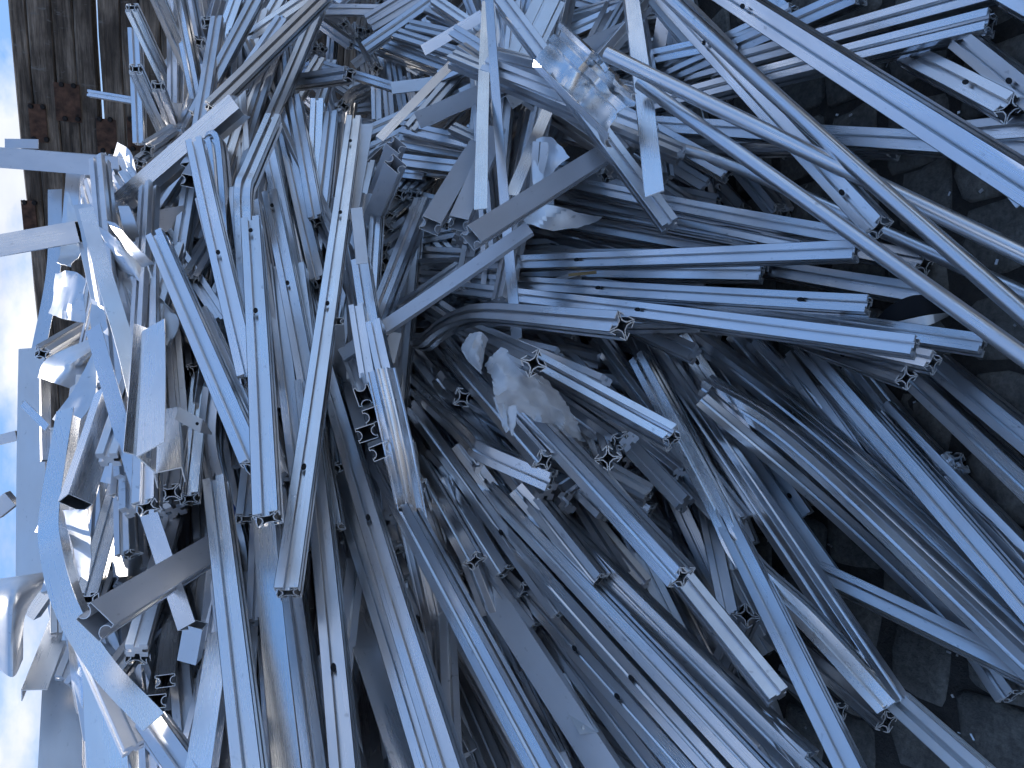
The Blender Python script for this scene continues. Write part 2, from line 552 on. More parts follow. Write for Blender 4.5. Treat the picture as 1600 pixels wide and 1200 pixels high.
def sheet(name, cat, net, mat, label, group=None, crumple=0.0, th=0.0015, sub=6, freq=9.0, edge=0.0, kind=None):
    """a bent sheet: net of rows of (px, py, d), smoothed, creased by noise and given thickness"""
    rows = [[at(*p) for p in r] for r in net]
    rows = [catmull(r, sub) for r in rows]
    cols = list(zip(*rows))
    cols = [catmull(list(c), sub) for c in cols]
    nu, nv = len(cols), len(cols[0])
    org = cols[0][0].copy()
    G = np.array([[list(p - org) for p in c] for c in cols])
    if crumple:
        off = random.uniform(0, 50)
        for i in range(nu):
            for j in range(nv):
                p = Vector(G[i, j]) * freq + Vector((off, off, off))
                q = 1.2 * (1 - 2 * abs(mnoise.noise(p * 0.6))) + 0.35 * abs(mnoise.noise(p * 1.7))
                G[i, j] += np.array(VIEW) * (-crumple * q)
                if edge and (i in (0, nu - 1) or j in (0, nv - 1)):
                    r = mnoise.noise_vector(p * 5.0)
                    G[i, j] += np.array(r) * edge
    du = np.gradient(G, axis=0); dv = np.gradient(G, axis=1)
    nr = np.cross(du, dv); nr /= (np.linalg.norm(nr, axis=2, keepdims=True) + 1e-9)
    A = G.reshape(-1, 3); B = (G - nr * th).reshape(-1, 3)
    verts = np.concatenate([A, B]); n0 = nu * nv
    faces = []
    for i in range(nu - 1):
        for j in range(nv - 1):
            a = i * nv + j
            q = (a, a + nv, a + nv + 1, a + 1)
            faces.append(q); faces.append(tuple(n0 + k for k in reversed(q)))
    ring = [i * nv for i in range(nu)] + [(nu - 1) * nv + j for j in range(1, nv)] + [i * nv + nv - 1 for i in range(nu - 2, -1, -1)] + [j for j in range(nv - 2, 0, -1)]
    nring = len(ring)
    for k in range(nring):
        a, b = ring[k], ring[(k + 1) % nring]
        faces.append((a, n0 + a, n0 + b, b))
    o = link(name, [Vector(v) for v in verts], faces, M[mat], None, Matrix.Translation(org), True)
    o.data.set_sharp_from_angle(angle=math.radians(12 if crumple and mat == 'sheet' else 50))
    tag(o, label, cat, group, kind)
    return o
# ------------------------------------------------------------------ ground
yard = link('ground', [(-150, -150, 0), (150, -150, 0), (150, 150, 0), (-150, 150, 0)], [(0, 1, 2, 3)], M['yard'])
tag(yard, 'pale concrete yard around the heap', None, None, 'structure')
g = link('pavement', [(-4, -0.2, 0.004), (4, -0.2, 0.004), (4, 7, 0.004), (-4, 7, 0.004)], [(0, 1, 2, 3)], M['soil'])
tag(g, 'dark cobbled paving under and before the heap', None, None, 'structure')

def cobble(w, l, h, seed):
    r = random.Random(seed)
    n = 12
    out = []
    for k in range(n):
        a = 2 * math.pi * k / n
        c, s = math.cos(a), math.sin(a)
        e = 0.42
        x = math.copysign(abs(c) ** e, c) * w / 2 * r.uniform(0.88, 1.04)
        y = math.copysign(abs(s) ** e, s) * l / 2 * r.uniform(0.88, 1.04)
        out.append((x, y))
    verts, faces = [], []
    levels = [(1.0, -0.03), (0.98, h * 0.45), (0.90, h * 0.85), (0.62, h * 1.0)]
    for sc, z in levels:
        for (x, y) in out:
            verts.append((x * sc, y * sc, z + (r.uniform(-0.004, 0.004) if z > 0 else 0)))
    verts.append((0, 0, h * 1.0 + r.uniform(-0.004, 0.003)))
    for lv in range(len(levels) - 1):
        for k in range(n):
            a, b = lv * n + k, lv * n + (k + 1) % n
            faces.append((a, b, b + n, a + n))
    T = (len(levels) - 1) * n
    for k in range(n):
        faces.append((T + k, T + (k + 1) % n, len(verts) - 1))
    return verts, faces

stone_meshes = []
for k in range(14):
    v, f = cobble(random.uniform(0.15, 0.185), random.uniform(0.17, 0.215), random.uniform(0.012, 0.022), 100 + k)
    me = bpy.data.meshes.new('cobblestone')
    me.from_pydata(v, [], f)
    me.polygons.foreach_set('use_smooth', [True] * len(f))
    me.materials.append(M['stone'])
    stone_meshes.append(me)
yy, row = 0.55, 0
while yy < 2.75:
    xx = -1.35 + (row % 2) * 0.09
    while xx < 1.25:
        o = bpy.data.objects.new('cobblestone', random.choice(stone_meshes))
        COL.objects.link(o)
        o.parent = g
        o.location = (xx + random.uniform(-0.012, 0.012), yy + random.uniform(-0.012, 0.012), random.uniform(-0.006, 0.004))
        o.rotation_euler = (random.uniform(-0.03, 0.03), random.uniform(-0.03, 0.03), random.uniform(-0.12, 0.12) + random.choice((0, math.pi)))
        xx += random.uniform(0.165, 0.19)
    yy += 0.20
    row += 1

# ------------------------------------------------------------------ timber wall of old sleepers
W1, W2 = at(11, 0, 4.0, True), at(57, 500, 4.614, True)
WZ = W1.z
e_w = Vector((W2.x - W1.x, W2.y - W1.y, 0)).normalized()        # runs to the far side of the yard
n_w = Vector((0, 0, 1)).cross(e_w)
if n_w.dot(CAM - W1) < 0: n_w = -n_w
wall_root = bpy.data.objects.new('timber_wall', None)
COL.objects.link(wall_root)
wall_root.matrix_world = Matrix(((e_w.x, n_w.x, 0, W1.x), (e_w.y, n_w.y, 0, W1.y), (0, 0, 1, 0), (0, 0, 0, 1)))
tag(wall_root, 'dark weathered timber wall of stacked sleepers behind the heap', 'wall')

def plank(z0, z1, yoff, th, seed):
    """one long sleeper: uneven edges, slightly waney; local X along the wall, Y towards the yard"""
    r = random.Random(seed)
    n = 46
    x0, x1 = -3.0, 8.0
    vs, fs = [], []
    for k in range(n + 1):
        x = x0 + (x1 - x0) * k / n
        a = z0 + 0.005 * mnoise.noise(Vector((x * 1.7, seed * 3.1, 0))) + 0.002 * r.uniform(-1, 1)
        b = z1 + 0.005 * mnoise.noise(Vector((x * 1.7, seed * 3.1 + 9, 0))) + 0.002 * r.uniform(-1, 1)
        y = yoff + 0.004 * mnoise.noise(Vector((x * 1.1, seed * 5.7, 4)))
        c = 0.007
        vs += [(x, y - c, a), (x, y, a + c), (x, y, b - c), (x, y - c, b), (x, y - th, b), (x, y - th, a)]
    for k in range(n):
        A, B = k * 6, (k + 1) * 6
        for i in range(6):
            j = (i + 1) % 6
            fs.append((A + i, B + i, B + j, A + j))
    fs.append(tuple(range(6))); fs.append(tuple(range(n * 6 + 5, n * 6 - 1, -1)))
    return vs, fs
z = WZ
k = 0
gaps = {0: 0.004, 1: 0.003, 2: 0.006, 3: 0.024, 4: 0.003, 5: 0.004}
while z > 0.05:
    h = [0.078, 0.112, 0.098, 0.094, 0.108, 0.090, 0.1][k % 7] * random.uniform(0.97, 1.03)
    v, f = plank(z - h, z, random.uniform(-0.012, 0.006), 0.14, k)
    p = link('plank', v, f, M['wood'])
    p.parent = wall_root
    z -= h + gaps.get(k, 0.004)
    k += 1

def on_wall(px, py, off=0.0):
    d = at(px, py, 1.0, True) - CAM
    o = W1 + n_w * off
    t = (o - CAM).dot(n_w) / d.dot(n_w)
    return wall_root.matrix_world.inverted() @ (CAM + d * t)

def boxmesh(c, sx, sy, sz, bev=0.0):
    v = [(c[0] + sx * a, c[1] + sy * b, c[2] + sz * d) for a in (-.5, .5) for b in (-.5, .5) for d in (-.5, .5)]
    f = [(0, 1, 3, 2), (4, 6, 7, 5), (0, 4, 5, 1), (2, 3, 7, 6), (0, 2, 6, 4), (1, 5, 7, 3)]
    return v, f
for (xa, xb, ya, yb, bolts) in [(44, 76, 161, 223, [(48, 166), (67, 167), (53, 217), (73, 218)]),
                                (84, 128, 128, 192, [(96, 132), (115, 134), (102, 185), (122, 186)]),
                                (150, 184, 184, 240, [(156, 186), (172, 187), (161, 235), (177, 236)]),
                                (198, 226, 182, 236, [(203, 186), (208, 232)]),
                                (33, 60, 312, 372, [(38, 316), (54, 317), (42, 366), (58, 367)]),
                                ]:
    a, b = on_wall(xa, ya, 0.0), on_wall(xb, yb, 0.0)
    c = (a + b) / 2
    v, f = boxmesh((c.x, 0.0095, c.z), abs(a.x - b.x), 0.005, abs(a.z - b.z))
    p = link('fixing_plate', v, f, M['rust'])
    p.parent = wall_root
    for bx, by in bolts:
        q = on_wall(bx, by, 0.012)
        vs, fs = [], []
        for lay, (rr, y) in enumerate(((0.014, 0.011), (0.014, 0.017), (0.010, 0.021))):
            for i in range(10):
                an = 2 * math.pi * i / 10
                vs.append((q.x + rr * math.cos(an), y, q.z + rr * math.sin(an)))
        for lay in range(2):
            for i in range(10):
                j = (i + 1) % 10
                fs.append((lay * 10 + i, lay * 10 + j, lay * 10 + 10 + j, lay * 10 + 10 + i))
        fs.append(tuple(range(20, 30)))
        bo = link('bolt', vs, fs, M['bolt'])
        bo.parent = p
# ------------------------------------------------------------------ the heap, bar by bar (points: px,py,depth)
# --- upper corner by the timber wall
X('206,12,2.45 277,163,3.1', 20, 'slotted profile leaning highest on the timber wall, its top cut end showing', mat='bright')
X('212,108,2.4 256,206,3.0', 20, 'short sunlit slotted profile with cut end in front of the timber wall', mat='bright')
X('211,46,2.9 219,225,2.95', -20, 'bluish slotted profile standing almost along the planks of the timber wall')
X('247,135,2.5 271,200,3.1', 15, 'stubby slotted profile end below the sunlit pair by the wall')
X('324,35,2.6 346,92,3.3', 15, 'slotted profile stub beside the wall, pointing away from the bright pair')
X('310,66,2.5 334,120,3.15', 30, 'slotted profile stub with star-shaped end just under the bright pair')
X('328,79,2.9 347,118,3.1', 10, 'small slotted profile stub tucked behind its neighbour near the wall')
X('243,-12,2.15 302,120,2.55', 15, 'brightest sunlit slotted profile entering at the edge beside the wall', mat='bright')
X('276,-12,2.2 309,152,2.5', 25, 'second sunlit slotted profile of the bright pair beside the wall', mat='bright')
X('404,-5,2.35 306,180,2.25', 20, 'dull slotted profile slanting behind the long beige one near the wall', mat='dull')
X('372,-5,2.6 328,112,2.55', -15, 'slotted profile running up past the stubs to the frame edge')
X('512,-8,2.3 330,170,2.05', 25, 'long beige slotted profile slanting across the corner toward the wall', mat='dull')
X('486,-6,2.65 333,98,2.5', 20, 'blue slotted profile crossing under the long beige one')
X('440,-5,2.7 352,150,2.5', -20, 'slotted profile half hidden between the two slanting ones by the wall')
X('231,233,2.25 273,205,2.6', 40, 'slotted profile with dark star end pointing at the wall corner of the heap')
X('219,256,2.3 276,212,2.6', 35, 'dull slotted profile lying beside the one with the dark star end', mat='dull')
X('268,95,2.95 262,140,3.1', 15, 'tiny far slotted profile end seen between the sunlit bars')
X('139,146,3.2 212,158,3.2', 10, 'thin blue slotted bar sticking out in front of the wall planks', s=0.026)
Lb('366,158,1.95 100,388,2.05', 22, 'broad bright angle bar lying slantwise over the wall corner of the heap', a=0.044, b=0.05, flip=1, mat='bright')
Lb('376,172,1.99 112,400,2.09', 22, 'darker flange lying close under the broad bright angle bar', a=0.03, b=0.04, flip=-1, mat='dull')
Lb('-12,246,2.2 186,262,2.15', -4, 'broad grey angle bar reaching past the timber wall into the sky', a=0.062, b=0.03, flip=-1, mat='dull')
Fl('8,224,2.35 60,225,2.3', 10, 'short grey strip behind the broad angle bar at the wall top', a=0.03, mat='dull')
Bx('-12,386,1.95 124,362,1.95', 6, 'flat rectangular tube poking out into the sky below the wall', a=0.055, b=0.022)
Bx('119,263,2.35 112,352,2.3', 28, 'upright rectangular tube standing before the timber wall', a=0.046, b=0.03)
Lb('86,296,2.45 84,420,2.4 58,560,2.3', 30, 'bent angle bar hanging down the sky edge in front of the wall', a=0.045, b=0.035, flip=1)
sheet('curved_offcut', 'sheet', [[(184, 222, 2.2), (205, 238, 2.12), (216, 282, 2.1)], [(176, 250, 2.3), (190, 262, 2.22), (196, 296, 2.2)]], 'sheet', 'dark glossy curved panel piece beside the broad bright angle bar')
sheet('sheet_offcut', 'sheet', [[(165, 262, 2.2), (178, 265, 2.15)], [(182, 305, 2.15), (196, 300, 2.1)]], 'sheet', 'narrow sheet offcut pinned behind the broad bright angle bar', crumple=0.01)
Lb('150,255,2.25 128,345,2.2', 25, 'short angle bar below the broad grey one at the wall', a=0.04, b=0.03)
H('150,322,2.0 168,300,2.15', 0, 'short dark-ended box profile under the broad bright angle bar')
sheet('sheet_offcut', 'sheet', [[(119, 322, 1.95), (150, 320, 1.95)], [(130, 365, 1.93), (150, 360, 1.93)], [(145, 430, 1.9), (162, 420, 1.88)]], 'sheet', 'pale flat plate hanging below the crossing of bright angle and tube', crumple=0.012)
Uc('214,352,1.95 292,338,2.0', 5, 'broad channel lying level under the bright angle bar', a=0.06, b=0.03)
sheet('sheet_offcut', 'sheet', [[(185, 322, 1.9), (202, 322, 1.88)], [(192, 352, 1.88), (213, 348, 1.86)], [(200, 378, 1.9), (220, 376, 1.88)]], 'sheet', 'bent grey plate standing at the end of the broad level channel')
H('296,283,1.85 322,235,2.1', 20, 'box profile with curly dark end beside the long blue bars near the wall')
H('296,262,1.95 330,215,2.15', 50, 'box profile just above the curly dark-ended one')
X('307,226,1.85 391,592,1.58', 12, 'long blue slotted profile starting under the tip of the bright angle bar', holes=(.55,))
X('326,222,1.98 340,235,1.95 352,392,1.85', 25, 'slotted profile with rounded bent top beside the long blue one')
X('372,190,2.1 342,290,2.0', 15, 'short light slotted profile under the tip of the bright angle bar')
X('428,188,1.98 392,272,1.87 382,300,1.84 382,352,1.84 388,478,1.8', 18, 'long slotted profile kinked half way where it turns down the heap')
X('450,40,2.5 350,270,2.1', 15, 'slotted profile running parallel behind the kinked one')
X('500,10,2.6 398,250,2.1', -20, 'long dull slotted profile passing behind the kinked one near the top', mat='dull')
X('430,90,2.45 365,300,2.0', 30, 'dark slotted profile buried beside the kinked one', mat='dull')
X('412,195,2.2 345,400,1.95', 20, 'slotted profile lying under the kink of the bent one')

# --- back of the heap, dark recess with cut ends
for x, y, d, dx, dy, r, lab in [
    (537, 38, 3.5, -26, -14, 20, 'topmost of the far star ends grouped above the dark recess'),
    (551, 60, 3.5, -20, -30, 50, 'middle star end in the far cluster above the dark recess'),
    (563, 47, 3.5, 8, -40, 10, 'upright star end inside the far cluster above the dark recess'),
    (575, 49, 3.4, 10, -38, 30, 'last star end of the far cluster, beside the dark slanting bars'),
    (488, 63, 3.7, -26, 8, 0, 'far star end at the tip of the beige bundle deep in the heap'),
    (492, 76, 3.6, -40, 10, 30, 'far star end in the middle of the deep beige bundle'),
    (479, 88, 3.5, -40, 16, 15, 'far star end lowest in the deep beige bundle'),
    (504, 77, 3.8, -30, 14, 60, 'smallest far star end touching the deep beige bundle'),
    (462, 109, 3.2, -35, 20, 40, 'lone far star end under the deep beige bundle'),
    (491, 102, 3.5, -40, 20, 20, 'dim far star end between beige bundle and blue bar'),
    (596, 3, 3.6, 20, -26, 10, 'star end peeking in at the frame edge above the recess'),
    (588, 107, 3.1, -16, -36, 30, 'star end hanging alone in the middle of the dark recess'),
    (596, 84, 3.4, 14, -20, 15, 'faint end of a profile deep in the dark recess'),
    (568, 142, 3.4, -26, 18, 20, 'small star end in the lower half of the dark recess'),
    (619, 168, 3.3, 8, 40, 10, 'star end low in the recess among upright dim bars'),
    (446, 152, 2.7, -8, -55, 15, 'star end of the bluish bar hanging over the long upright bundle'),
    (535, 235, 2.6, -6, 50, 20, 'star end showing between the long upright bars'),
    (624, 302, 2.35, 30, -34, 25, 'first of two star ends side by side under the grooved box pair'),
    (647, 304, 2.35, 34, -34, 35, 'second of two star ends side by side under the grooved box pair'),
    (610, 338, 2.25, 36, -30, 30, 'topmost star end of the column beside the box profiles'),
    (603, 357, 2.2, 36, -26, 10, 'second star end down the column beside the box profiles'),
    (600, 388, 2.15, 30, -26, 40, 'third star end down the column beside the box profiles'),
    (603, 408, 2.1, 32, -22, 5, 'fourth star end down the column beside the box profiles'),
    (600, 428, 2.1, 30, -20, 50, 'lowest star end of the column beside the box profiles'),
    (660, 371, 2.35, 34, -28, 15, 'star end beside the leaning two-tone bar'),
]:
    X('%g,%g,%g %g,%g,%g' % (x, y, d, x + dx * 1.6, y + dy * 1.6, d + 0.55), r, 'slotted profile, ' + lab)
X('526,240,3.0 455,155,3.3', 20, 'curved dim slotted profile bending into the recess')
X('537,165,3.0 548,150,3.15 575,138,3.4', 15, 'slotted profile with a bright star end curving back into the recess')
X('546,117,2.15 418,136,2.8', 25, 'short thick blue slotted profile with star end over the dark recess', s=0.042)
X('508,104,2.75 616,137,2.6', 15, 'thin blue slotted profile crossing behind the thick one over the recess', s=0.03)
Bx('612,138,2.4 692,128,2.4', 8, 'short grey rectangular tube lying below the dark slanting bars', a=0.036, b=0.02, mat='dull')
X('500,16,3.3 608,17,3.2', 10, 'level slotted profile at the top edge over the far star ends', mat='dull')
X('488,26,3.4 549,70,3.3', 20, 'dark slotted profile pointing down at the far star cluster', mat='dull')
X('674,4,2.85 571,76,2.9', 25, 'dark slotted profile slanting beside the recess, nearest of three', mat='dull')
X('662,-6,2.95 582,42,3.05', 15, 'dark slotted profile slanting beside the recess, middle of three', mat='dull')
X('636,-6,3.1 575,32,3.2', 20, 'dark slotted profile slanting beside the recess, farthest of three', mat='dull')
for k, (a, b, c, d_, e, lab) in enumerate([
    (590, 66, 700, 108, 2.95, 'upper of the dim bars fanning right of the recess'),
    (612, 52, 748, 96, 2.8, 'long dim bar fanning right of the recess under the slanting trio'),
    (640, 42, 760, 70, 2.75, 'dim bar leading up to the long pale blade'),
    (590, 75, 692, 112, 3.05, 'dim bar lowest of the fan right of the recess'),
    (670, 18, 770, 62, 2.7, 'dim bar behind the blue angle beside the pale blade')]):
    X('%d,%d,%g %d,%d,%g' % (a, b, e + 0.1, c, d_, e - 0.15), 20 + 5 * k, 'slotted profile, ' + lab, mat='dull')
for k, (a, b, c, d_, e, lab) in enumerate([
    (588, 90, 590, 190, 3.2, 'dim upright bar at the left of the recess floor'),
    (604, 92, 612, 190, 3.15, 'dim upright bar in the middle of the recess floor'),
    (622, 98, 636, 190, 3.1, 'dim upright bar at the right of the recess floor'),
    (640, 120, 655, 180, 3.0, 'short dim upright bar under the grey tube'),
    (548, 160, 540, 240, 3.2, 'dim upright bar behind the bright curving star end')]):
    X('%d,%d,%g %d,%d,%g' % (a, b, e + .1, c, d_, e), 10 + 8 * k, 'slotted profile, ' + lab, mat='dull')
for k, (a, b, c, d_, e, lab) in enumerate([
    (400, 110, 330, 230, 2.7, 'first of the dull bars fanned above the upright bundle'),
    (420, 120, 380, 250, 2.6, 'second of the dull bars fanned above the upright bundle'),
    (470, 92, 400, 170, 2.9, 'third of the dull bars fanned above the upright bundle'),
    (500, 95, 425, 220, 2.8, 'fourth of the dull bars fanned above the upright bundle'),
    (520, 100, 478, 235, 2.9, 'fifth of the dull bars fanned above the upright bundle')]):
    X('%d,%d,%g %d,%d,%g' % (a, b, e + .25, c, d_, e - .15), 25, 'slotted profile, ' + lab, mat='dull')

# --- the long upright bundle in the middle
X('436,157,2.25 500,440,1.95', 15, 'upright slotted profile, first of the long bundle below the thick blue one')
X('462,157,2.25 496,345,2.0', -15, 'upright slotted profile, second of the long bundle below the thick blue one')
X('497,160,2.2 493,262,2.15 489,285,2.12', 12, 'upright slotted profile crushed at its lower end', mat='bright')
X('520,181,2.2 494,410,2.0', 22, 'upright slotted profile close behind the long leaning one')
X('543,196,2.2 520,420,2.05', 35, 'dark upright slotted profile filling the gap behind the long leaning one', mat='dull')
X('554,190,2.05 450,926,1.43', 12, 'long leaning slotted profile ending lowest in the middle of the heap', holes=(.09, .31, .535, .835), mat='satin')
Fl('574,194,2.03 548,345,1.9', 22, 'pale flat strip lying along the top of the long leaning profile', a=0.036, mat='white')
X('424,306,1.93 522,826,1.63', -10, 'slotted profile with star end just right of the lowest-ending pair', holes=(.06, .34))
X('394,350,1.72 419,811,1.38', -12, 'slotted profile with star end nearest beside the long leaning one', holes=(.065, .40), mat='satin')
X('419,224,2.1 505,640,1.85', 12, 'slotted profile running down between the two star-ended uprights')
X('398,322,1.95 440,640,1.75', -20, 'dark slotted profile in the gap under the star-ended upright', mat='dull')
X('448,330,2.05 545,760,1.8', 16, 'slotted profile passing under the long leaning one toward the star ends')
X('470,300,2.1 520,560,1.95', -14, 'upright slotted profile showing in the narrow gap of the bundle')
X('505,530,1.95 537,729,1.78', 10, 'short slotted profile with dark star end under the long leaning one')
X('452,520,1.9 470,800,1.7', 18, 'slotted profile in shade left of the lowest-ending one')
X('478,600,1.72 542,1230,1.32', 12, 'slotted profile running out at the bottom with an oval hole', holes=(.78,))
X('506,560,1.85 714,1235,1.33', 14, 'longest slotted profile running from the bundle to the bottom edge', holes=(.49,))
X('520,720,1.82 684,1235,1.38', -12, 'slotted profile under the bar with star end at the bundle foot', holes=())
X('558,600,1.95 619,862,1.74', 14, 'slotted profile with wide star end right of the bundle foot')
X('596,725,1.78 874,1240,1.28', 28, 'smooth long slotted profile running diagonally out at the bottom')
X('560,690,1.9 640,900,1.8', 20, 'slotted profile in shade behind the wide star end')
# grooved box profiles
H('619,226,1.9 572,352,2.15', 20, 'upper box profile of the grooved pair above the star column', s=1.15, mat='grey')
H('618,256,1.8 560,395,2.1', 20, 'lower box profile of the grooved pair above the star column', s=1.15, mat='grey')
Fl('557,325,1.72 566,412,1.7', 5, 'bright white flat strip standing up before the leaning profile', a=0.026, mat='white')
X('565,412,1.78 592,580,1.72', 10, 'slotted profile continuing below the bright white strip')
X('590,330,1.95 578,520,1.82', 20, 'beige narrow slotted profile between white strip and star column', mat='bright', s=0.03)
X('661,318,2.0 588,508,1.8', 35, 'leaning two-tone slotted profile right of the star column')
X('652,330,2.15 622,645,2.0', 20, 'dark upright slotted profile behind the long grey box bar', mat='dull')
X('634,470,2.1 612,650,1.95', -20, 'slotted profile at the right of the ribbed panel', mat='dull')
H('527,502,1.72 533,610,1.9', 2, 'small grooved box end standing beside the long leaning profile', s=0.72)
X('558,481,1.72 577,600,1.7', 8, 'left of two slotted bars rising above the ribbed panel', s=0.032)
X('586,507,1.70 604,590,1.68', 12, 'right of two slotted bars rising above the ribbed panel', s=0.032)
Fl('618,520,1.85 606,566,1.82', 8, 'small pale strip above the ribbed panel', a=0.03, mat='white')
H('568,618,1.62 545,560,1.86', 88, 'topmost grooved box end of the four beside the ribbed panel', s=1.0)
H('584,648,1.62 560,575,1.9', 2, 'second grooved box end of the four beside the ribbed panel', s=1.0)
H('573,677,1.62 548,600,1.9', 0, 'third grooved box end of the four beside the ribbed panel', s=1.0)
H('595,705,1.62 570,625,1.9', 4, 'lowest grooved box end of the four beside the ribbed panel', s=1.0)
H('651,785,1.72 640,700,1.95', 2, 'narrow grooved box end at the edge of the ribbed panel', s=0.8)
bar('ribbed_panel', 'panel', sec_w(0.064, 3, 0.004), parse('596,576,1.62 622,690,1.64 652,840,1.7 700,1060,1.72'), -8, M['satin'], 'curved ribbed panel with raised lines beside the grooved box ends', smooth=False)
bar('angle_bar', 'angle bar', sec_l(0.03, 0.03, 0.0025, -1), parse('604,700,1.72 700,980,1.75'), 25, M['satin'], 'narrow angle bar below the lowest grooved box end')
bar('ribbed_panel', 'panel', sec_w(0.05, 3, 0.004), parse('622,860,1.85 700,1110,1.85'), 10, M['dull'], 'shaded ribbed panel deep beside the smooth long profile')
X('650,760,1.8 690,880,1.85 760,1120,1.7', 20, 'slotted profile behind the ribbed panel running down in shade')
X('690,985,1.78 800,1235,1.6', 25, 'slotted profile low between smooth long one and riveted plate', mat='dull')
X('672,940,1.9 770,1230,1.75', 10, 'shaded slotted profile low under the smooth long one', mat='dull')
Lb('690,845,1.95 752,935,1.85 772,1000,1.78 788,1075,1.75', 10, 'crumpled twisted strip between two star-ended profiles', a=0.045, b=0.02, twist=30)

# --- right of the middle: blades and angles across the top
Fl('761,2,2.1 751,327,1.72', 8, 'pale tapering blade hanging straight down over the heap', a=0.030, mat='bright')
Lb('764,-12,2.0 808,530,1.78', 32, 'long thin angle bar hanging down beside the pale blade', a=0.026, b=0.022, flip=1)
Lb('754,24,2.25 661,79,2.35', 12, 'blue angle bar leading up to the pale blade', a=0.034, b=0.02)
Lb('756,50,2.3 593,217,2.1', 20, 'long slim angle bar slanting down to the upright bundle', a=0.026, b=0.022)
X('756,92,2.35 688,122,2.4', 25, 'short blue slotted profile beside the pale blade')
Lb('982,46,2.05 652,188,2.1', -10, 'broad grey angle bar running under the crumpled gutter', a=0.05, b=0.025, flip=-1, mat='grey')
X('722,110,2.45 640,205,2.3', 20, 'shaded slotted profile under the slim slanting angle', mat='dull')
X('560,198,2.6 668,222,2.4', 15, 'thin slotted profile level under the slim slanting angle')
X('629,200,2.35 745,226,2.2', 12, 'level slotted profile left of the hanging blade, upper')
X('630,226,2.4 745,246,2.3', 25, 'level slotted profile left of the hanging blade, middle', mat='dull')
X('630,252,2.3 730,264,2.2', 15, 'level slotted profile left of the hanging blade, lower')
X('532,262,2.5 663,276,2.4', 15, 'thin level slotted profile behind the grooved box pair', s=0.03)
X('560,284,2.5 690,320,2.4', 20, 'level slotted profile below the thin one behind the box pair', mat='dull')
X('600,312,2.5 700,330,2.35', 10, 'dark level slotted profile behind the star ends', mat='dull')
H('745,232,1.95 672,353,1.75', 12, 'broad grooved box profile slanting down left of the pale blade', s=1.2, mat='grey')
H('776,208,1.98 716,350,1.78', 14, 'broad grooved box profile slanting down behind the pale blade', s=1.2, mat='grey')
H('968,226,1.85 736,372,1.62', 14, 'grey grooved box profile crossing the hanging angle, curly end showing', s=1.15, mat='grey')
Bx('828,357,1.72 535,556,1.78', 20, 'grey rectangular tube lying slantwise across the middle of the heap', a=0.028, b=0.020, mat='grey')
Lb('862,158,2.0 800,305,1.85', 20, 'angle bar slanting down behind the crumpled gutter', a=0.032, b=0.03)
Lb('836,135,2.05 796,160,2.0', 0, 'short dark channel end under the broad grey angle', a=0.04, b=0.03, mat='sheet')
X('838,150,2.2 700,352,2.0', 30, 'slotted profile hidden behind the slanting box profiles', mat='dull')
Fl('985,-12,1.85 1023,303,1.55', 14, 'broad pale angle strip hanging down from the top edge', a=0.038, mat='bright')
Lb('975,-12,1.86 1012,303,1.565', -60, 'narrow flange along the broad pale strip', a=0.012, b=0.004)
bar('mullion', 'mullion', sec_m(0.10), parse('862,-8,2.1 800,122,2.1'), 8, M['sheet'], 'wide ribbed mullion piece entering at the top edge')
bar('crumpled_gutter', 'gutter', sec_g(0.125), parse('858,72,1.72 895,108,1.66 930,142,1.68 968,186,1.62'), 14, M['bright'], 'crumpled bright gutter piece with torn lower end on top of the heap', dent=0.016, twist=8)
Lb('834,98,1.69 950,214,1.62', 40, 'bent lip lying along the edge of the crumpled gutter', a=0.016, b=0.012, mat='bright')
bar('mullion', 'mullion', sec_m(0.06), parse('848,222,1.82 842,300,1.85'), 30, M['sheet'], 'short toothed mullion offcut below the crumpled gutter')
sheet('sheet_offcut', 'sheet', [[(838, 222, 1.85), (862, 220, 1.82), (890, 250, 1.8)], [(832, 262, 1.84), (850, 262, 1.84), (862, 275, 1.8)], [(838, 325, 1.82), (855, 322, 1.82), (866, 322, 1.8)]], 'sheet', 'bright jagged sheet offcut under the grey crossing box profile', crumple=0.02, edge=0.004)
sheet('sheet_offcut', 'sheet', [[(812, 335, 1.82), (850, 322, 1.8), (900, 335, 1.8), (940, 342, 1.83)], [(822, 352, 1.8), (856, 362, 1.78), (900, 358, 1.79), (935, 347, 1.82)]], 'sheet', 'torn curled sheet lying on the level bundle', crumple=0.02, edge=0.003)

# --- upper right: tubes and big bars over the cobbles
Tu('1038,-10,1.72 1680,560,1.23', 'round tube crossing uppermost of four over the cobbles', d=0.030)
Tu('1000,130,1.66 1680,615,1.2', 'round tube lowest over the level bundle, nearest the lens', d=0.028)
Tu('948,84,1.62 1680,436,1.5', 'round tube whose rounded end lies by the crumpled gutter', d=0.031)
Tu('1031,222,1.85 1120,250,1.82 1240,300,1.78 1390,366,1.72 1650,482,1.6', 'slightly bent round tube deepest of the four', d=0.028)
X('1030,-14,1.85 1373,356,1.47', 14, 'slotted profile with star end above the cobbles, hole near its tip', holes=(.30, .90))
X('1060,-60,1.7 1720,360,1.08', 14, 'big slotted profile cutting across the top right corner', holes=(.27,), s=0.042)
X('956,184,2.05 1548,36,1.55', 30, 'slotted profile with tilted star end high over the cobbles')
X('1080,118,2.0 1570,-16,1.62', 25, 'slotted profile just above the star-ended one over the cobbles')
X('1010,136,2.1 1345,-8,1.85', 20, 'slotted profile leaving by the top edge under the big one')
X('960,152,2.15 1240,20,2.0', 30, 'slotted profile lowest of the sloping group at the top')
X('985,193,2.0 1512,228,1.7', 14, 'level slotted profile on the cobbles passing under tubes and big bar', mat='satin')
X('1490,212,1.72 1655,198,1.6', 18, 'level slotted profile at the right edge below the big bar')
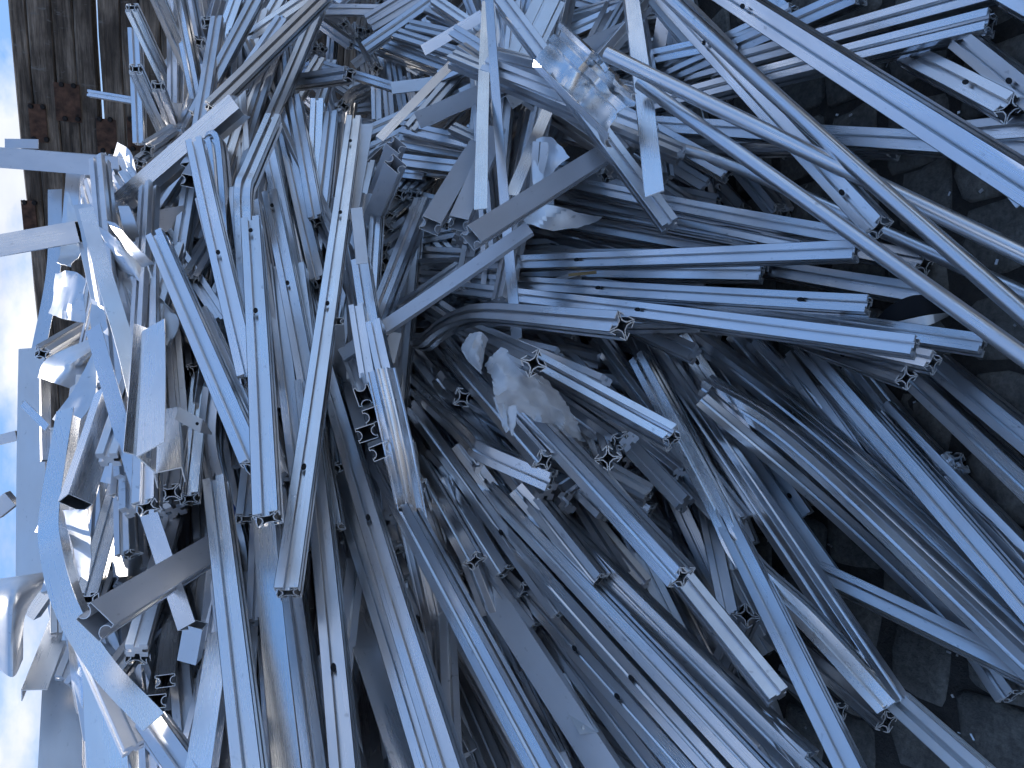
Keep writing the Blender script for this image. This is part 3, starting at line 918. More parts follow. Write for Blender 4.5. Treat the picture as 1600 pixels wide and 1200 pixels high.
X('1545,226,1.8 1655,234,1.75', 15, 'short slotted end at the right edge under the level one')
X('1000,234,2.1 1310,226,1.95', 20, 'level slotted profile half covered by the round tubes')
X('1418,88,1.72 1577,170,1.46', 14, 'slotted profile on the cobbles with hole and broken end', holes=(.66,))
X('1505,62,1.6 1655,182,1.4', 14, 'slotted profile leaving at the right edge with a hole', holes=(.6,))
X('1572,-10,1.7 1655,36,1.65', 12, 'slotted profile corner at the top right')
Fl('1562,275,1.85 1597,318,1.82', 10, 'small flat offcut lying on the cobbles under the big bar', a=0.022)
Fl('1196,-8,2.0 1236,30,2.05', 12, 'flat strip end under the big bar at the top edge', a=0.04)
X('800,92,2.3 1000,4,2.2', 25, 'slotted profile sloping behind the crumpled gutter')
X('870,-6,2.4 985,28,2.3', 15, 'slotted profile at the top edge behind the gutter', mat='dull')
Lb('1040,10,2.05 1020,130,2.1', 15, 'short angle standing behind the broad pale strip', a=0.04, b=0.03, mat='dull')
Lb('1052,15,2.2 1080,110,2.1', 10, 'dark wide angle behind the tubes at the top', a=0.05, b=0.03, mat='dull')
Fl('1040,50,2.2 1040,100,2.2', 5, 'pale plate behind the broad strip at the top', a=0.07)
X('1075,-6,2.3 1100,120,2.2', 15, 'upright slotted profile behind the tubes at the top', mat='dull')
for k, (a, b, c, d_, e, lab) in enumerate([
    (1020, 212, 1120, 300, 2.15, 'steep dim bar under the tubes, leftmost of the row'),
    (1042, 200, 1160, 330, 2.2, 'steep dim bar under the tubes, second of the row'),
    (1100, 250, 1112, 320, 2.1, 'upright dim bar with pale strips under the tubes'),
    (1140, 240, 1215, 330, 2.1, 'steep dim bar under the tubes, third of the row'),
    (1085, 160, 1108, 250, 2.2, 'dim bar crossing behind the two level bars'),
    (1170, 250, 1225, 335, 2.15, 'steep dim bar ending over the shaded cobbles'),
    (930, 240, 1010, 300, 2.1, 'dim slanting bar beside the broad pale strip'),
    (990, 215, 945, 275, 2.0, 'short dim angle crossing under the broad pale strip')]):
    X('%d,%d,%g %d,%d,%g' % (a, b, e, c, d_, e - .05), 10 * k, 'slotted profile, ' + lab, mat='dull')

# --- the level bundle across the middle right
X('846,276,2.08 1336,374,1.66', 16, 'uppermost slotted profile of the level bundle, under the broad strip tip', s=0.034)
X('838,300,2.1 1250,384,1.9', 22, 'second slotted profile of the level bundle')
X('872,345,2.1 1170,398,1.95', 18, 'third slotted profile of the level bundle, partly under torn sheet')
X('852,258,2.15 1120,318,2.0', 14, 'slotted profile showing above the level bundle')
X('640,398,2.15 900,410,2.0', 25, 'dull slotted profile under the level bundle at its left', mat='dull')
X('645,416,2.1 1338,393,1.5', 16, 'slotted profile of the level bundle with star end at the cobbles', s=0.034, holes=(.5,))
X('640,432,2.1 1357,478,1.54', 16, 'slotted profile of the level bundle ending at the black film', s=0.034, holes=(.53, .905))
X('660,446,2.06 1430,543,1.42', 16, 'lowest slotted profile of the level bundle with star end', s=0.034, holes=(.58,))
X('880,438,2.02 1536,540,1.5', 16, 'slotted profile of the level bundle reaching farthest over the cobbles', s=0.034)
X('1130,498,1.82 1458,567,1.5', 20, 'slotted profile under the lowest one with twin star end', s=0.034)
X('1215,520,1.88 1416,591,1.54', 14, 'short slotted profile under the level bundle with round hole', s=0.034, holes=(.62,))
X('1080,398,2.0 1452,463,1.84', 14, 'slotted profile between star-ended and film-ended bars of the bundle')
X('1240,372,2.0 1445,412,1.95', 14, 'slotted stub on the cobbles beyond the level bundle')
for k, (a, b, c, d_, e, lab) in enumerate([
    (640, 455, 960, 500, 2.08, 'fine bar just under the level bundle'),
    (650, 468, 900, 520, 2.12, 'dim bar below the fine one under the level bundle'),
    (636, 380, 860, 335, 2.2, 'dim bar fanning up behind the level bundle'),
    (700, 362, 830, 400, 2.25, 'dim bar crossing behind the hanging angle'),
    (820, 360, 1000, 405, 2.15, 'dim bar between torn sheet and level bundle'),
    (900, 370, 1120, 425, 2.12, 'dim bar striped across under the level bundle'),
    (660, 350, 720, 420, 2.25, 'dim steep bar right of the two-tone leaning bar'),
    (680, 330, 790, 440, 2.3, 'dim steep bar behind the hanging angle')]):
    X('%d,%d,%g %d,%d,%g' % (a, b, e, c, d_, e - .1), 12 * k, 'slotted profile, ' + lab, mat='dull')
X('652,534,2.02 668,533,1.98 690,515,1.92 722,498,1.84 770,491,1.72 972,509,1.36', 30, 'slotted profile bent like a hook, star end over the middle', s=0.036)
X('726,516,1.95 834,568,1.58', 38, 'short slotted profile with square-on star end above the torn film')
X('800,548,1.86 1050,685,1.54', 28, 'slotted profile with star end crossing over the steep bars')
X('688,533,2.0 850,719,1.76', 30, 'slotted profile with star end below the torn milky film')
X('640,592,2.08 735,682,1.98 760,706,1.94 862,751,1.82', 25, 'slotted profile with an elbow bend and star end under the film')
X('648,556,2.2 724,621,1.98', 30, 'short slotted profile with star end in shade of the hook')
X('660,540,2.3 719,592,2.12', 15, 'dim star-ended stub behind the one in the hook shade')
X('906,596,2.05 950,716,1.68', 30, 'slotted profile seen nearly end-on in the middle right')
X('930,728,2.0 1013,775,1.8', 40, 'upper slotted profile of the stacked star-end pair')
X('945,752,2.0 1016,800,1.82', 20, 'lower slotted profile of the stacked star-end pair')
X('940,722,1.92 838,792,1.98', 30, 'dark slotted profile crossing under the star ends', mat='dull')
X('796,612,1.9 1065,902,1.38', 28, 'thick slotted profile with large star end in the middle right')
X('985,512,1.95 1338,1220,1.34', 12, 'long steep slotted profile running to the bottom edge past the beige stub', holes=(.40,))
X('945,528,2.05 1142,960,1.8', 12, 'steep slotted profile with hole left of the long steep one', holes=(.575,))
X('1012,528,1.92 1398,1100,1.5', 42, 'steep many-ribbed slotted profile ending at the pale lit bar')
X('1000,560,1.86 1118,780,1.64 1166,874,1.58 1265,968,1.52 1385,1098,1.5', 20, 'wavy bent slotted profile with shining curved flank', mat='bright')
X('1062,522,1.85 1132,625,1.9', 8, 'beige slotted piece with an oval hole under the level bundle', holes=(.38,), mat='bright')
X('1100,618,1.75 1300,788,1.78 1490,968,1.8 1580,1088,1.84', 30, 'long slim slotted profile arching down to the cobbles')
X('1102,601,1.78 1245,694,1.68 1642,1066,1.36', 38, 'broad slotted profile leaving at the right edge low down')
X('1040,490,1.92 1300,690,1.74 1645,1009,1.42', 38, 'many-ribbed slotted profile running right beside the broad one', holes=())
X('1180,535,1.92 1500,880,1.75', 14, 'dark blue slotted profile with a hole under the ribbed pair', holes=(.6,))
X('1258,542,1.80 1648,992,1.36', 16, 'pale two-strip slotted profile leaving at the right edge')
X('1330,570,1.9 1500,775,1.66 1652,912,1.5', 40, 'ribbed slotted profile behind the pale two-strip one')
X('1418,580,1.78 1652,800,1.52', 25, 'slotted profile leaving at the right edge from under the star end')
X('1462,566,1.72 1652,722,1.52', 20, 'broad slotted profile leaving at the right edge topmost of the lower group')
X('1458,744,2.0 1497,722,2.02', 25, 'broken profile fragment lying on the dark ground')
X('1188,705,2.0 1258,806,2.02', 10, 'dusty slotted piece with hole deep under the ribbed pair', holes=(.7,), mat='dull')
X('1282,896,1.75 1655,1076,1.58', 14, 'slotted profile lying alone over the dark ground lower right')
X('1212,982,1.76 1386,1128,1.56', 16, 'slotted profile with star end below the ribbed one at the bottom')
X('1400,1092,1.53 1545,1222,1.32', 12, 'pale lit slotted profile leaving at the bottom right', mat='white')  # lit look of the metal painted on as white base colour
X('1180,960,1.95 1250,1030,1.85', 30, 'small dark star end right of the beige stub', mat='dull')
X('1225,1050,1.95 1313,1112,1.85', 25, 'faint star end in shade near the bottom right', mat='dull')
X('1166,962,1.6 1118,1066,1.72', 22, 'beige slotted stub standing up with its end to the sky', mat='dull', s=0.042)
for k, (a, b, c, d_, e, f_, lab) in enumerate([
    (830, 500, 960, 800, 2.1, 1.98, 'steep bar under the hook, first from the film'),
    (872, 510, 1000, 800, 2.12, 1.98, 'steep bar under the hook, second from the film'),
    (905, 515, 1075, 880, 2.08, 1.92, 'steep bar under the hook, third from the film'),
    (930, 690, 1120, 1060, 1.98, 1.8, 'steep bar passing under the large star end'),
    (980, 800, 1115, 1040, 1.95, 1.82, 'steep ribbed bar right of the large star end'),
    (880, 760, 1060, 1010, 2.1, 1.9, 'steep shaded bar left of the large star end'),
    (850, 780, 1000, 950, 2.15, 1.98, 'shaded bar under the crossing dark one'),
    (1010, 690, 1080, 740, 2.05, 2.0, 'shaded stub between steep bars'),
    (1020, 720, 1075, 800, 2.1, 2.0, 'shaded slanting bar behind the stacked star ends'),
    (1060, 560, 1300, 900, 2.05, 1.9, 'shaded bar running under the wavy bent one'),
    (1110, 540, 1330, 780, 2.05, 1.95, 'shaded bar under the many-ribbed pair'),
    (960, 540, 1010, 620, 2.15, 2.1, 'dim star-ended stub between steep bars'),
    (1120, 860, 1290, 1060, 1.95, 1.85, 'shaded bar under the wavy shining one'),
    (1060, 980, 1230, 1200, 1.9, 1.75, 'shaded bar between beige stub and bottom edge')]):
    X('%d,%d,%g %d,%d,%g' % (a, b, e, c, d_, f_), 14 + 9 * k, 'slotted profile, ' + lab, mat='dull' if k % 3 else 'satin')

# --- lower middle: the broad fan running out at the bottom
X('690,590,2.02 936,907,1.62', 26, 'fan slotted profile with star end, uppermost in the lower middle', holes=())
X('648,636,2.04 878,955,1.64', 24, 'fan slotted profile with star end below the uppermost one', holes=(.66,))
X('655,724,2.0 742,876,1.68', 20, 'short fan slotted profile with pale star end beside ribbed panel')
X('690,738,2.08 789,893,1.76', 24, 'short shaded fan slotted profile with dim star end', holes=())
X('880,840,1.98 1262,1190,1.42', 24, 'fan slotted profile on the outside right with small holes', holes=(.62,))
X('700,640,2.15 1330,1270,1.38', 24, 'fan slotted profile passing under the uppermost star end')
X('690,680,2.15 1238,1262,1.36', 20, 'fan slotted profile, pale broad one through the lower middle')
X('680,700,2.14 1180,1262,1.4', 28, 'fan slotted profile beside the pale broad one', holes=(.72,))
X('760,850,2.02 1118,1250,1.42', 24, 'fan slotted profile, dark blue with dents and holes', holes=(.5, .68))
X('775,880,2.0 1062,1250,1.46', 22, 'fan slotted profile bordering the riveted plate', mat='satin')
X('640,615,2.2 860,830,2.0', 30, 'fan slotted profile under the elbow-bent one')
X('640,650,2.22 800,850,2.05', 40, 'fan slotted profile deep left below the elbow', mat='satin')
X('640,680,2.22 740,800,2.1', 20, 'fan slotted profile deepest left next to the ribbed panel', mat='satin')
Bx('752,900,1.84 985,1260,1.5', 18, 'broad plain tube with riveted plates in the lower middle', a=0.055, b=0.03, mat='grey')
X('735,900,1.9 870,1180,1.65', 20, 'slotted profile left of the riveted tube', mat='satin')
for nm, c, lab in (('riveted_plate', [[(860, 1056, 1.63), (886, 1052, 1.63)], [(872, 1088, 1.60), (899, 1084, 1.60)]], 'upper small riveted plate on the broad plain tube'),
                   ('riveted_plate', [[(874, 1092, 1.595), (900, 1088, 1.595)], [(906, 1148, 1.545), (936, 1144, 1.545)]], 'lower folded riveted plate on the broad plain tube')):
    o = sheet(nm, 'plate', c, 'sheet', lab, 'riveted plates')
    inv = o.matrix_world.inverted()
    rx, ry, rd = (868, 1060, 1.625) if 'upper' in lab else (911, 1137, 1.552)
    ce = at(rx, ry, rd - 0.002)
    vs, fs = [], []
    for lay, (rr, off) in enumerate(((0.0035, 0.004), (0.0035, -0.001), (0.002, -0.003))):
        for i in range(8):
            a = 2 * math.pi * i / 8
            vs.append(inv @ (ce + VIEW * off + UP * rr * math.cos(a) + RIGHT * rr * math.sin(a)))
    for lay in range(2):
        for i in range(8):
            j = (i + 1) % 8
            fs.append((lay * 8 + i, lay * 8 + j, lay * 8 + 8 + j, lay * 8 + 8 + i))
    fs.append(tuple(range(16, 24)))
    rv = link('rivet', vs, fs, M['cut']); rv.parent = o

# --- lower left: sunlit box bars, sheets, angles
X('247,372,1.78 399,724,1.46', 14, 'long blue slotted profile with screw heads on the left of the heap')
X('318,490,1.72 392,655,1.55', 12, 'short slotted profile tucked beside the long blue one', s=0.03)
X('335,375,2.05 297,440,1.9', 20, 'shaded slotted profile with dark star end behind the long blue one')
X('322,400,2.15 341,510,1.92', 20, 'shaded slotted profile with star end between the two long blue ones')
X('296,470,2.1 308,577,1.85', 15, 'shaded slotted profile with star end above the white bracket')
X('290,620,1.88 266,770,1.62', 15, 'slotted profile with wide star end left of a pair')
X('318,560,1.9 296,779,1.68', 10, 'slotted profile with wide star end right of a pair', mat='bright')
X('334,610,1.82 328,690,1.78 342,760,1.75 371,842,1.72 380,930,1.7 390,1060,1.66', 15, 'curved slotted profile with the blue strap round it')
X('300,420,2.1 345,640,1.95', 25, 'dark slotted profile behind the white bracket', mat='dull')
X('352,430,2.0 372,700,1.85', 12, 'slotted profile in the dark gap beside the lowest star ends', mat='dull')
Bx('348,600,2.0 330,900,1.85', 15, 'dark plain tube in the gap below the white bracket', a=0.05, b=0.04, mat='dull')
Lb('240,508,1.62 236,702,1.42', 38, 'broad bright folded channel standing before the sheets', a=0.052, b=0.045, flip=1, mat='bright')
Lb('226,512,1.63 214,712,1.43', -20, 'pale wide flange beside the broad bright channel', a=0.045, b=0.01, flip=-1, mat='bright')
Uc('258,640,1.6 262,735,1.45', 10, 'open channel end with a torn corner under the broad bright channel', a=0.045, b=0.03, mat='bright')
Fl('134,325,1.85 166,440,1.68 196,540,1.6 216,622,1.55', 4, 'long bright strip bent over the crumpled sheets', a=0.034, mat='satin', twist=-15)
Lb('146,512,1.68 200,700,1.58 292,978,1.5', 32, 'long blue and grey angle bar running down the lit side', a=0.036, b=0.03, flip=1)
Bx('306,975,1.55 296,1030,1.56', 20, 'dark rectangular tube end below the long blue and grey angle', a=0.036, b=0.024, mat='dull')
X('142,508,2.15 66,553,2.0', 40, 'slotted profile with star end pointing out to the sky')
sheet('curved_sheet', 'sheet', [[(60, 590, 2.0), (75, 560, 1.98), (140, 530, 2.0)], [(85, 598, 1.94), (110, 570, 1.9), (148, 545, 1.95)], [(108, 606, 1.98), (130, 590, 1.96), (150, 570, 2.0)]], 'sheet', 'curved dull sheet under the star end that points at the sky')
sheet('square_offcut', 'sheet', [[(148, 552, 1.86), (155, 580, 1.85)], [(118, 608, 1.84), (150, 625, 1.82)], [(86, 655, 1.85), (118, 672, 1.82)]], 'sheet', 'square grey sheet piece tilted before the pale panel', crumple=0.01)
Bx('52,546,2.1 50,905,1.95', 16, 'tall pale blue panel standing against the sky', a=0.07, b=0.02, mat='dull')
Bx('70,590,2.02 72,720,1.98', -10, 'narrow upright tube beside the tall pale panel', a=0.022, b=0.02)
Lb('36,630,1.95 74,668,1.93', 30, 'tiny angle piece in front of the tall pale panel', a=0.02, b=0.02, mat='bright')
Bx('172,618,1.72 118,786,1.58', -22, 'broad beige rectangular tube slanting down the lit side', a=0.05, b=0.035, mat='bright')
Bx('-10,690,2.4 28,680,2.4', 10, 'thin bar sticking out of the heap into the sky', a=0.03, b=0.02, mat='dull')
Bx('20,778,2.2 -8,800,2.2', 10, 'dark tube end against the sky beside the tall panel', a=0.05, b=0.03, mat='dull')
Fl('102,640,1.74 78,790,1.6 80,862,1.52 104,950,1.46 160,1042,1.42 240,1128,1.38', 18, 'broad bluish strip curving in a long sweep at the lower left', a=0.038, mat='bright', twist=-10)
Fl('116,650,1.76 96,790,1.63 98,850,1.56 118,930,1.5 150,985,1.46', -38, 'folded flange along the sweeping broad strip', a=0.03, mat='bright')
X('238,1126,1.42 315,1235,1.3', 15, 'slotted profile continuing under the end of the sweeping strip')
X('192,735,1.84 137,937,1.6', 12, 'bright slotted profile with star end just above the big box bar', mat='bright')
X('272,865,1.8 212,1026,1.6', 14, 'bright slotted profile with star end passing behind the big box bar', mat='bright')
H('148,972,1.36 334,858,1.62', 16, 'big grey grooved box bar with open dark end at lower left', s=1.35, mat='grey')
sheet('curved_sheet', 'sheet', [[(180, 822, 1.78), (205, 818, 1.7), (231, 822, 1.78)], [(176, 865, 1.76), (202, 860, 1.68), (230, 862, 1.76)], [(178, 902, 1.76), (200, 900, 1.68), (228, 898, 1.76)]], 'sheet', 'half-round dull sheet behind the bright star-ended bars')
sheet('curved_sheet', 'sheet', [[(75, 893, 1.85), (30, 900, 1.8), (-8, 905, 1.82)], [(72, 910, 1.82), (28, 930, 1.72), (-8, 935, 1.74)], [(40, 960, 1.8), (22, 990, 1.72), (-8, 985, 1.74)], [(36, 1030, 1.82), (20, 1058, 1.76), (-8, 1040, 1.78)]], 'sheet', 'bent sheet curling out against the clouds at lower left')
Uc('72,915,1.9 40,960,1.9', 20, 'bent channel piece beside the sheet curling against the clouds', a=0.05, b=0.03, mat='bright')
Lb('98,962,1.85 54,1078,1.7', 15, 'angle bar sticking down into the clouds at lower left', a=0.05, b=0.03, flip=1, mat='bright')
Bx('102,1000,1.85 94,1225,1.7', 8, 'tall grey panel at the lower left edge of the heap', a=0.085, b=0.02, mat='dull')
sheet('curved_sheet', 'sheet', [[(106, 992, 1.74), (125, 1000, 1.7), (148, 1040, 1.74)], [(112, 1060, 1.72), (130, 1065, 1.68), (146, 1080, 1.72)], [(118, 1112, 1.74), (130, 1118, 1.7), (142, 1108, 1.74)]], 'bright', 'blue-lit folded sheet beside the tall grey panel')
Lb('160,1040,1.66 170,1230,1.6', 12, 'broad pale panel with a rib left of the sweeping strip foot', a=0.075, b=0.02, mat='bright')
H('273,950,1.72 258,1064,1.56', 8, 'upper of two small grooved box ends at lower left', s=0.92, mat='bright')
H('262,1000,1.74 244,1096,1.56', 8, 'lower of two small grooved box ends at lower left', s=0.92, mat='bright')
X('322,905,1.95 331,976,1.85', 15, 'shaded slotted profile with star end right of the big box bar')
X('286,1028,1.7 345,1085,1.66', 20, 'short slotted profile crossing behind the white plain tube', mat='bright')
X('338,755,1.55 394,1235,1.2', 14, 'slotted profile with blazing sunlit edge at the bottom left', mat='bright')
Bx('347,995,1.5 312,1225,1.3', 22, 'white plain tube shaded in stripes at the bottom', a=0.038, b=0.03, mat='bright')
Bx('300,985,1.72 275,1115,1.62', 10, 'dark plain tube behind the white one', a=0.04, b=0.03, mat='dull')
Lb('405,690,1.62 452,1235,1.24', 24, 'broad blue mirror-like angle bar running to the bottom edge', a=0.042, b=0.034, flip=1, mat='bright')
H('452,930,1.68 482,1088,1.55', 20, 'slim grooved box profile beside the mirror-like angle bar', s=0.9)
X('470,850,2.0 481,967,1.78', 20, 'upper of two shaded star ends right of the lowest-ending bar')
X('476,880,2.05 488,1004,1.8', 5, 'lower of two shaded star ends right of the lowest-ending bar')
H('424,930,1.8 414,1020,1.62', 5, 'small grooved box end left of the mirror-like angle bar', s=0.75)
X('398,960,1.85 401,1068,1.72', 10, 'dark star end between sunlit edge bar and mirror-like angle')
X('500,900,1.85 470,1215,1.65', 15, 'shaded slotted profile right of the mirror-like angle foot', mat='dull')
Lb('516,845,1.78 652,1235,1.42', -22, 'wide grey angle bar with a sunlit stripe at the bottom', a=0.062, b=0.035, flip=-1, mat='satin')
Fl('560,1000,1.7 590,1235,1.5', 30, 'flat strip catching the sun at the bottom edge', a=0.04, mat='bright')
X('395,1110,1.6 440,1190,1.55', 20, 'short slotted profile crossing at the bottom between angle and sunlit bar')
Lb('200,560,1.9 245,760,1.8', 20, 'thin angle bar behind the broad bright channel', a=0.03, b=0.02)
Bx('172,670,1.85 180,830,1.8', 15, 'plain tube behind the broad beige one', a=0.05, b=0.03, mat='bright')
Bx('215,760,1.85 225,960,1.8', -15, 'plain tube behind the half-round sheet', a=0.05, b=0.03, mat='satin')
Bx('110,700,1.9 90,880,1.85', 12, 'plain tube in the gap behind the sweeping strip', a=0.05, b=0.03, mat='satin')
Bx('150,800,1.85 120,1000,1.8', 20, 'plain tube under the bright star-ended bar', a=0.055, b=0.03, mat='bright')
Bx('200,930,1.8 225,1150,1.7', -12, 'plain tube under the big box bar', a=0.05, b=0.03, mat='satin')
Bx('190,1040,1.75 240,1230,1.62', 10, 'plain tube beside the broad pale panel foot', a=0.05, b=0.03, mat='bright')
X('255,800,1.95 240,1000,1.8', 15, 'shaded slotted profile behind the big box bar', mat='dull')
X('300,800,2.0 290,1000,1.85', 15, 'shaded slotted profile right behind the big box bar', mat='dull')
# crumpled pieces in the sunlit corner
for net, cr, lab in [
    ([[(112, 300, 2.1), (128, 345, 2.05)], [(100, 372, 2.0), (130, 395, 1.98)], [(92, 412, 1.95), (118, 420, 1.95)]], 0.03, 'crumpled bright scrap below the upright tube at the wall'),
    ([[(148, 345, 1.9), (190, 375, 1.86), (215, 395, 1.86)], [(165, 372, 1.9), (200, 398, 1.84), (240, 415, 1.84)], [(185, 420, 1.88), (225, 440, 1.82), (262, 492, 1.82)]], 0.04, 'large crumpled shiny sheet under the bright angle bar'),
    ([[(200, 440, 1.85), (225, 435, 1.82), (262, 470, 1.8)], [(215, 480, 1.84), (245, 490, 1.8), (285, 505, 1.8)], [(240, 520, 1.84), (258, 525, 1.8), (272, 545, 1.8)]], 0.03, 'crumpled shiny sheet hanging above the broad bright channel'),
    ([[(95, 430, 2.05), (120, 425, 2.0), (140, 440, 1.98)], [(82, 490, 2.05), (110, 500, 2.0), (138, 505, 1.98)]], 0.03, 'creased pale sheet between the bent angle and the long strip'),
    ([[(150, 468, 1.75), (165, 480, 1.72)], [(150, 515, 1.73), (172, 525, 1.7)]], 0.03, 'small torn sheet over the long bright strip'),
    ([[(168, 345, 1.8), (185, 350, 1.78)], [(205, 395, 1.78), (222, 392, 1.76)], [(225, 418, 1.8), (242, 412, 1.78)]], 0.015, 'jagged folded scrap beside the large crumpled sheet'),
    ([[(165, 700, 1.78), (200, 690, 1.76)], [(160, 750, 1.76), (195, 760, 1.74)]], 0.02, 'creased sheet behind the broad beige tube'),
    ([[(88, 760, 1.75), (110, 770, 1.72)], [(60, 830, 1.75), (75, 835, 1.72)]], 0.01, 'bent thin plate beside the sweeping strip'),
    ([[(104, 795, 1.55), (142, 795, 1.53)], [(112, 840, 1.56), (146, 850, 1.53)], [(128, 900, 1.58), (140, 905, 1.56)]], 0.012, 'folded plate at the foot of the broad beige tube')]:
    sheet('crumpled_sheet', 'sheet', net, 'sheet', lab, 'crumpled sheets in the sunlit corner', crumple=cr * 0.8, freq=9, edge=0.003)

# --- more bars nested in the bundles
for path, r, lab in [
    ('372,300,1.92 404,570,1.72', 14, 'nested between the kinked bar and the long blue ones'),
    ('432,420,1.88 474,770,1.66', 14, 'nested right of the star-ended upright, partly under the leaning one'),
    ('466,420,1.9 496,700,1.74', 12, 'nested deep between the uprights of the middle bundle'),
    ('436,760,1.72 500,1225,1.42', 16, 'running down beside the mirror-like angle from the bundle'),
    ('560,880,1.8 640,1225,1.5', 16, 'running down between longest profile and grey angle'),
    ('640,820,1.92 762,1070,1.7', 18, 'nested under the smooth long diagonal one'),
    ('720,690,2.04 868,890,1.84', 22, 'nested in the fan left of its star ends'),
    ('810,760,1.98 1092,1080,1.62', 22, 'nested in the fan between its two star ends'),
    ('850,800,1.98 1190,1160,1.56', 20, 'nested in the fan right of its uppermost star end'),
    ('900,850,1.94 1150,1110,1.66', 30, 'nested at the outer right side of the fan'),
    ('1092,520,1.98 1240,730,1.86', 20, 'nested under the beige piece with the oval hole'),
    ('1150,522,1.94 1430,870,1.68', 26, 'nested among the ribbed ones running right'),
    ('1232,560,1.9 1480,910,1.58', 18, 'nested under the pale two-strip one'),
    ('1385,640,1.78 1640,905,1.46', 18, 'nested low at the right edge'),
    ('1290,600,1.86 1560,900,1.56', 30, 'nested between ribbed and two-strip ones'),
    ('700,424,2.14 1190,428,1.8', 16, 'nested between the upper two of the level bundle'),
    ('700,462,2.1 1310,524,1.62', 16, 'nested just under the lowest of the level bundle'),
    ('820,308,2.14 1190,374,1.88', 18, 'nested at the top of the level bundle'),
    ('760,405,2.12 1200,408,1.86', 24, 'nested dark above the star-ended level one'),
    ('900,118,2.2 1190,56,2.0', 18, 'nested among the sloping group at the top'),
    ('1040,150,2.1 1300,70,1.9', 18, 'nested below the sloping group at the top'),
    ('1060,212,2.05 1400,232,1.8', 16, 'nested beside the level one under the tubes')]:
    X(path, r, 'slotted profile, ' + lab)

# --- small things lying on the heap
o = sheet('bracket', 'bracket', [[(280, 636, 1.5), (316, 655, 1.5)], [(274, 655, 1.5), (312, 676, 1.5)]], 'white', 'small white bracket with a hole on the shaded bars')
v, f = [], []
ce = at(308, 662, 1.492); inv = o.matrix_world.inverted()
for i in range(10):
    a = 2 * math.pi * i / 10
    v.append(inv @ (ce + UP * .0035 * math.cos(a) + RIGHT * .0035 * math.sin(a)))
hh = link('hole', v, [tuple(range(10))], M['hole']); hh.parent = o  # flat black disc with the hole's inner shade put into its colour
fl = sheet('flange', None, [[(316, 655, 1.5), (330, 676, 1.54)], [(312, 676, 1.5), (330, 679, 1.54)]], 'dull', None)
fl.parent = o; fl.matrix_parent_inverse = o.matrix_world.inverted()
sheet('blue_strap', 'strap', [[(347, 788, 1.68), (362, 786, 1.66), (372, 806, 1.68)], [(347, 800, 1.68), (362, 800, 1.655), (374, 818, 1.68)]], 'blue', 'blue plastic strap round a curved profile')
sheet('plastic_film', 'plastic film', [
    [(735, 522, 1.72), (752, 520, 1.66), (763, 530, 1.7)],
    [(722, 548, 1.7), (745, 552, 1.64), (758, 545, 1.68)],
    [(752, 585, 1.68), (753, 575, 1.66), (755, 565, 1.68)]], 'film', 'small torn flap of milky plastic film beside the hook-shaped bar', crumple=0.02, freq=32, edge=0.002, th=0.0006)
sheet('plastic_film', 'plastic film', [
    [(757, 570, 1.70), (785, 546, 1.66), (812, 568, 1.68), (850, 590, 1.74)],
    [(768, 592, 1.66), (800, 572, 1.64), (830, 590, 1.66), (880, 625, 1.76)],
    [(775, 625, 1.64), (805, 610, 1.66), (850, 630, 1.74), (900, 660, 1.82)],
    [(790, 672, 1.66), (800, 640, 1.66), (870, 670, 1.8), (912, 690, 1.86)]], 'film', 'large sheet of torn milky plastic film draped over the middle', crumple=0.03, freq=26, edge=0.008, th=0.0006, sub=9)
for pth, lab in (([[(770, 620, 1.66), (785, 622, 1.64)], [(782, 655, 1.66), (792, 650, 1.64)], [(790, 676, 1.68), (795, 672, 1.66)]], 'first hanging tatter of the milky film'),
                 ([[(795, 635, 1.65), (808, 632, 1.64)], [(795, 660, 1.65), (806, 656, 1.64)], [(799, 680, 1.67), (802, 679, 1.66)]], 'last hanging tatter of the milky film')):
    sheet('plastic_film', 'plastic film', pth, 'film', lab, 'film tatters', crumple=0.012, freq=25, edge=0.002, th=0.0006)
sheet('black_film', 'plastic film', [
    [(1355, 512, 1.66), (1385, 480, 1.64), (1425, 462, 1.63), (1465, 470, 1.66)],
    [(1358, 515, 1.66), (1395, 502, 1.63), (1440, 492, 1.62), (1481, 487, 1.66)]], 'blackfilm', 'piece of black plastic film at the end of the level bundle', crumple=0.012, freq=10)
sheet('silver_film', 'plastic film', [
    [(1346, 514, 1.655), (1395, 504, 1.625), (1440, 494, 1.615), (1482, 488, 1.655)],
    [(1346, 517, 1.655), (1400, 520, 1.625), (1445, 510, 1.615), (1478, 494, 1.655)]], 'sheet', 'silvery folded rim under the black plastic film', crumple=0.006, freq=20)
sheet('wood_sliver', 'sliver', [[(888, 428, 1.83), (932, 423, 1.82)], [(888, 432, 1.83), (932, 428, 1.82)]], 'tape', 'yellow-brown sliver lying in a groove of the level bundle')

# --- fine litter on the paving
lv, lf = [], []
for k in range(90):
    px_, py_ = random.uniform(1180, 1600), random.uniform(0, 1200)
    d_ = CAM.z / (0.342 + 0.94 * (px_ - 800.0) / F_PX)
    c = at(px_, py_, d_, True); c.z = 0.024
    a = random.uniform(0, 6.28); l_, w_ = random.uniform(0.002, 0.007), random.uniform(0.001, 0.003)
    ux, uy = Vector((math.cos(a), math.sin(a), random.uniform(-.2, .2))), Vector((-math.sin(a), math.cos(a), random.uniform(-.3, .3)))
    n0 = len(lv)
    for sz in (0, 0.0015):
        for p_, q_ in ((-1, -1), (1, -1), (1, 1), (-1, 1)):
            lv.append(c + ux * l_ * p_ + uy * w_ * q_ + Vector((0, 0, sz)))
    for q in ((3, 2, 1, 0), (4, 5, 6, 7), (0, 1, 5, 4), (1, 2, 6, 5), (2, 3, 7, 6), (3, 0, 4, 7)):
        lf.append(tuple(n0 + i for i in q))
ch = link('metal_chips', lv, lf, M['dull'])
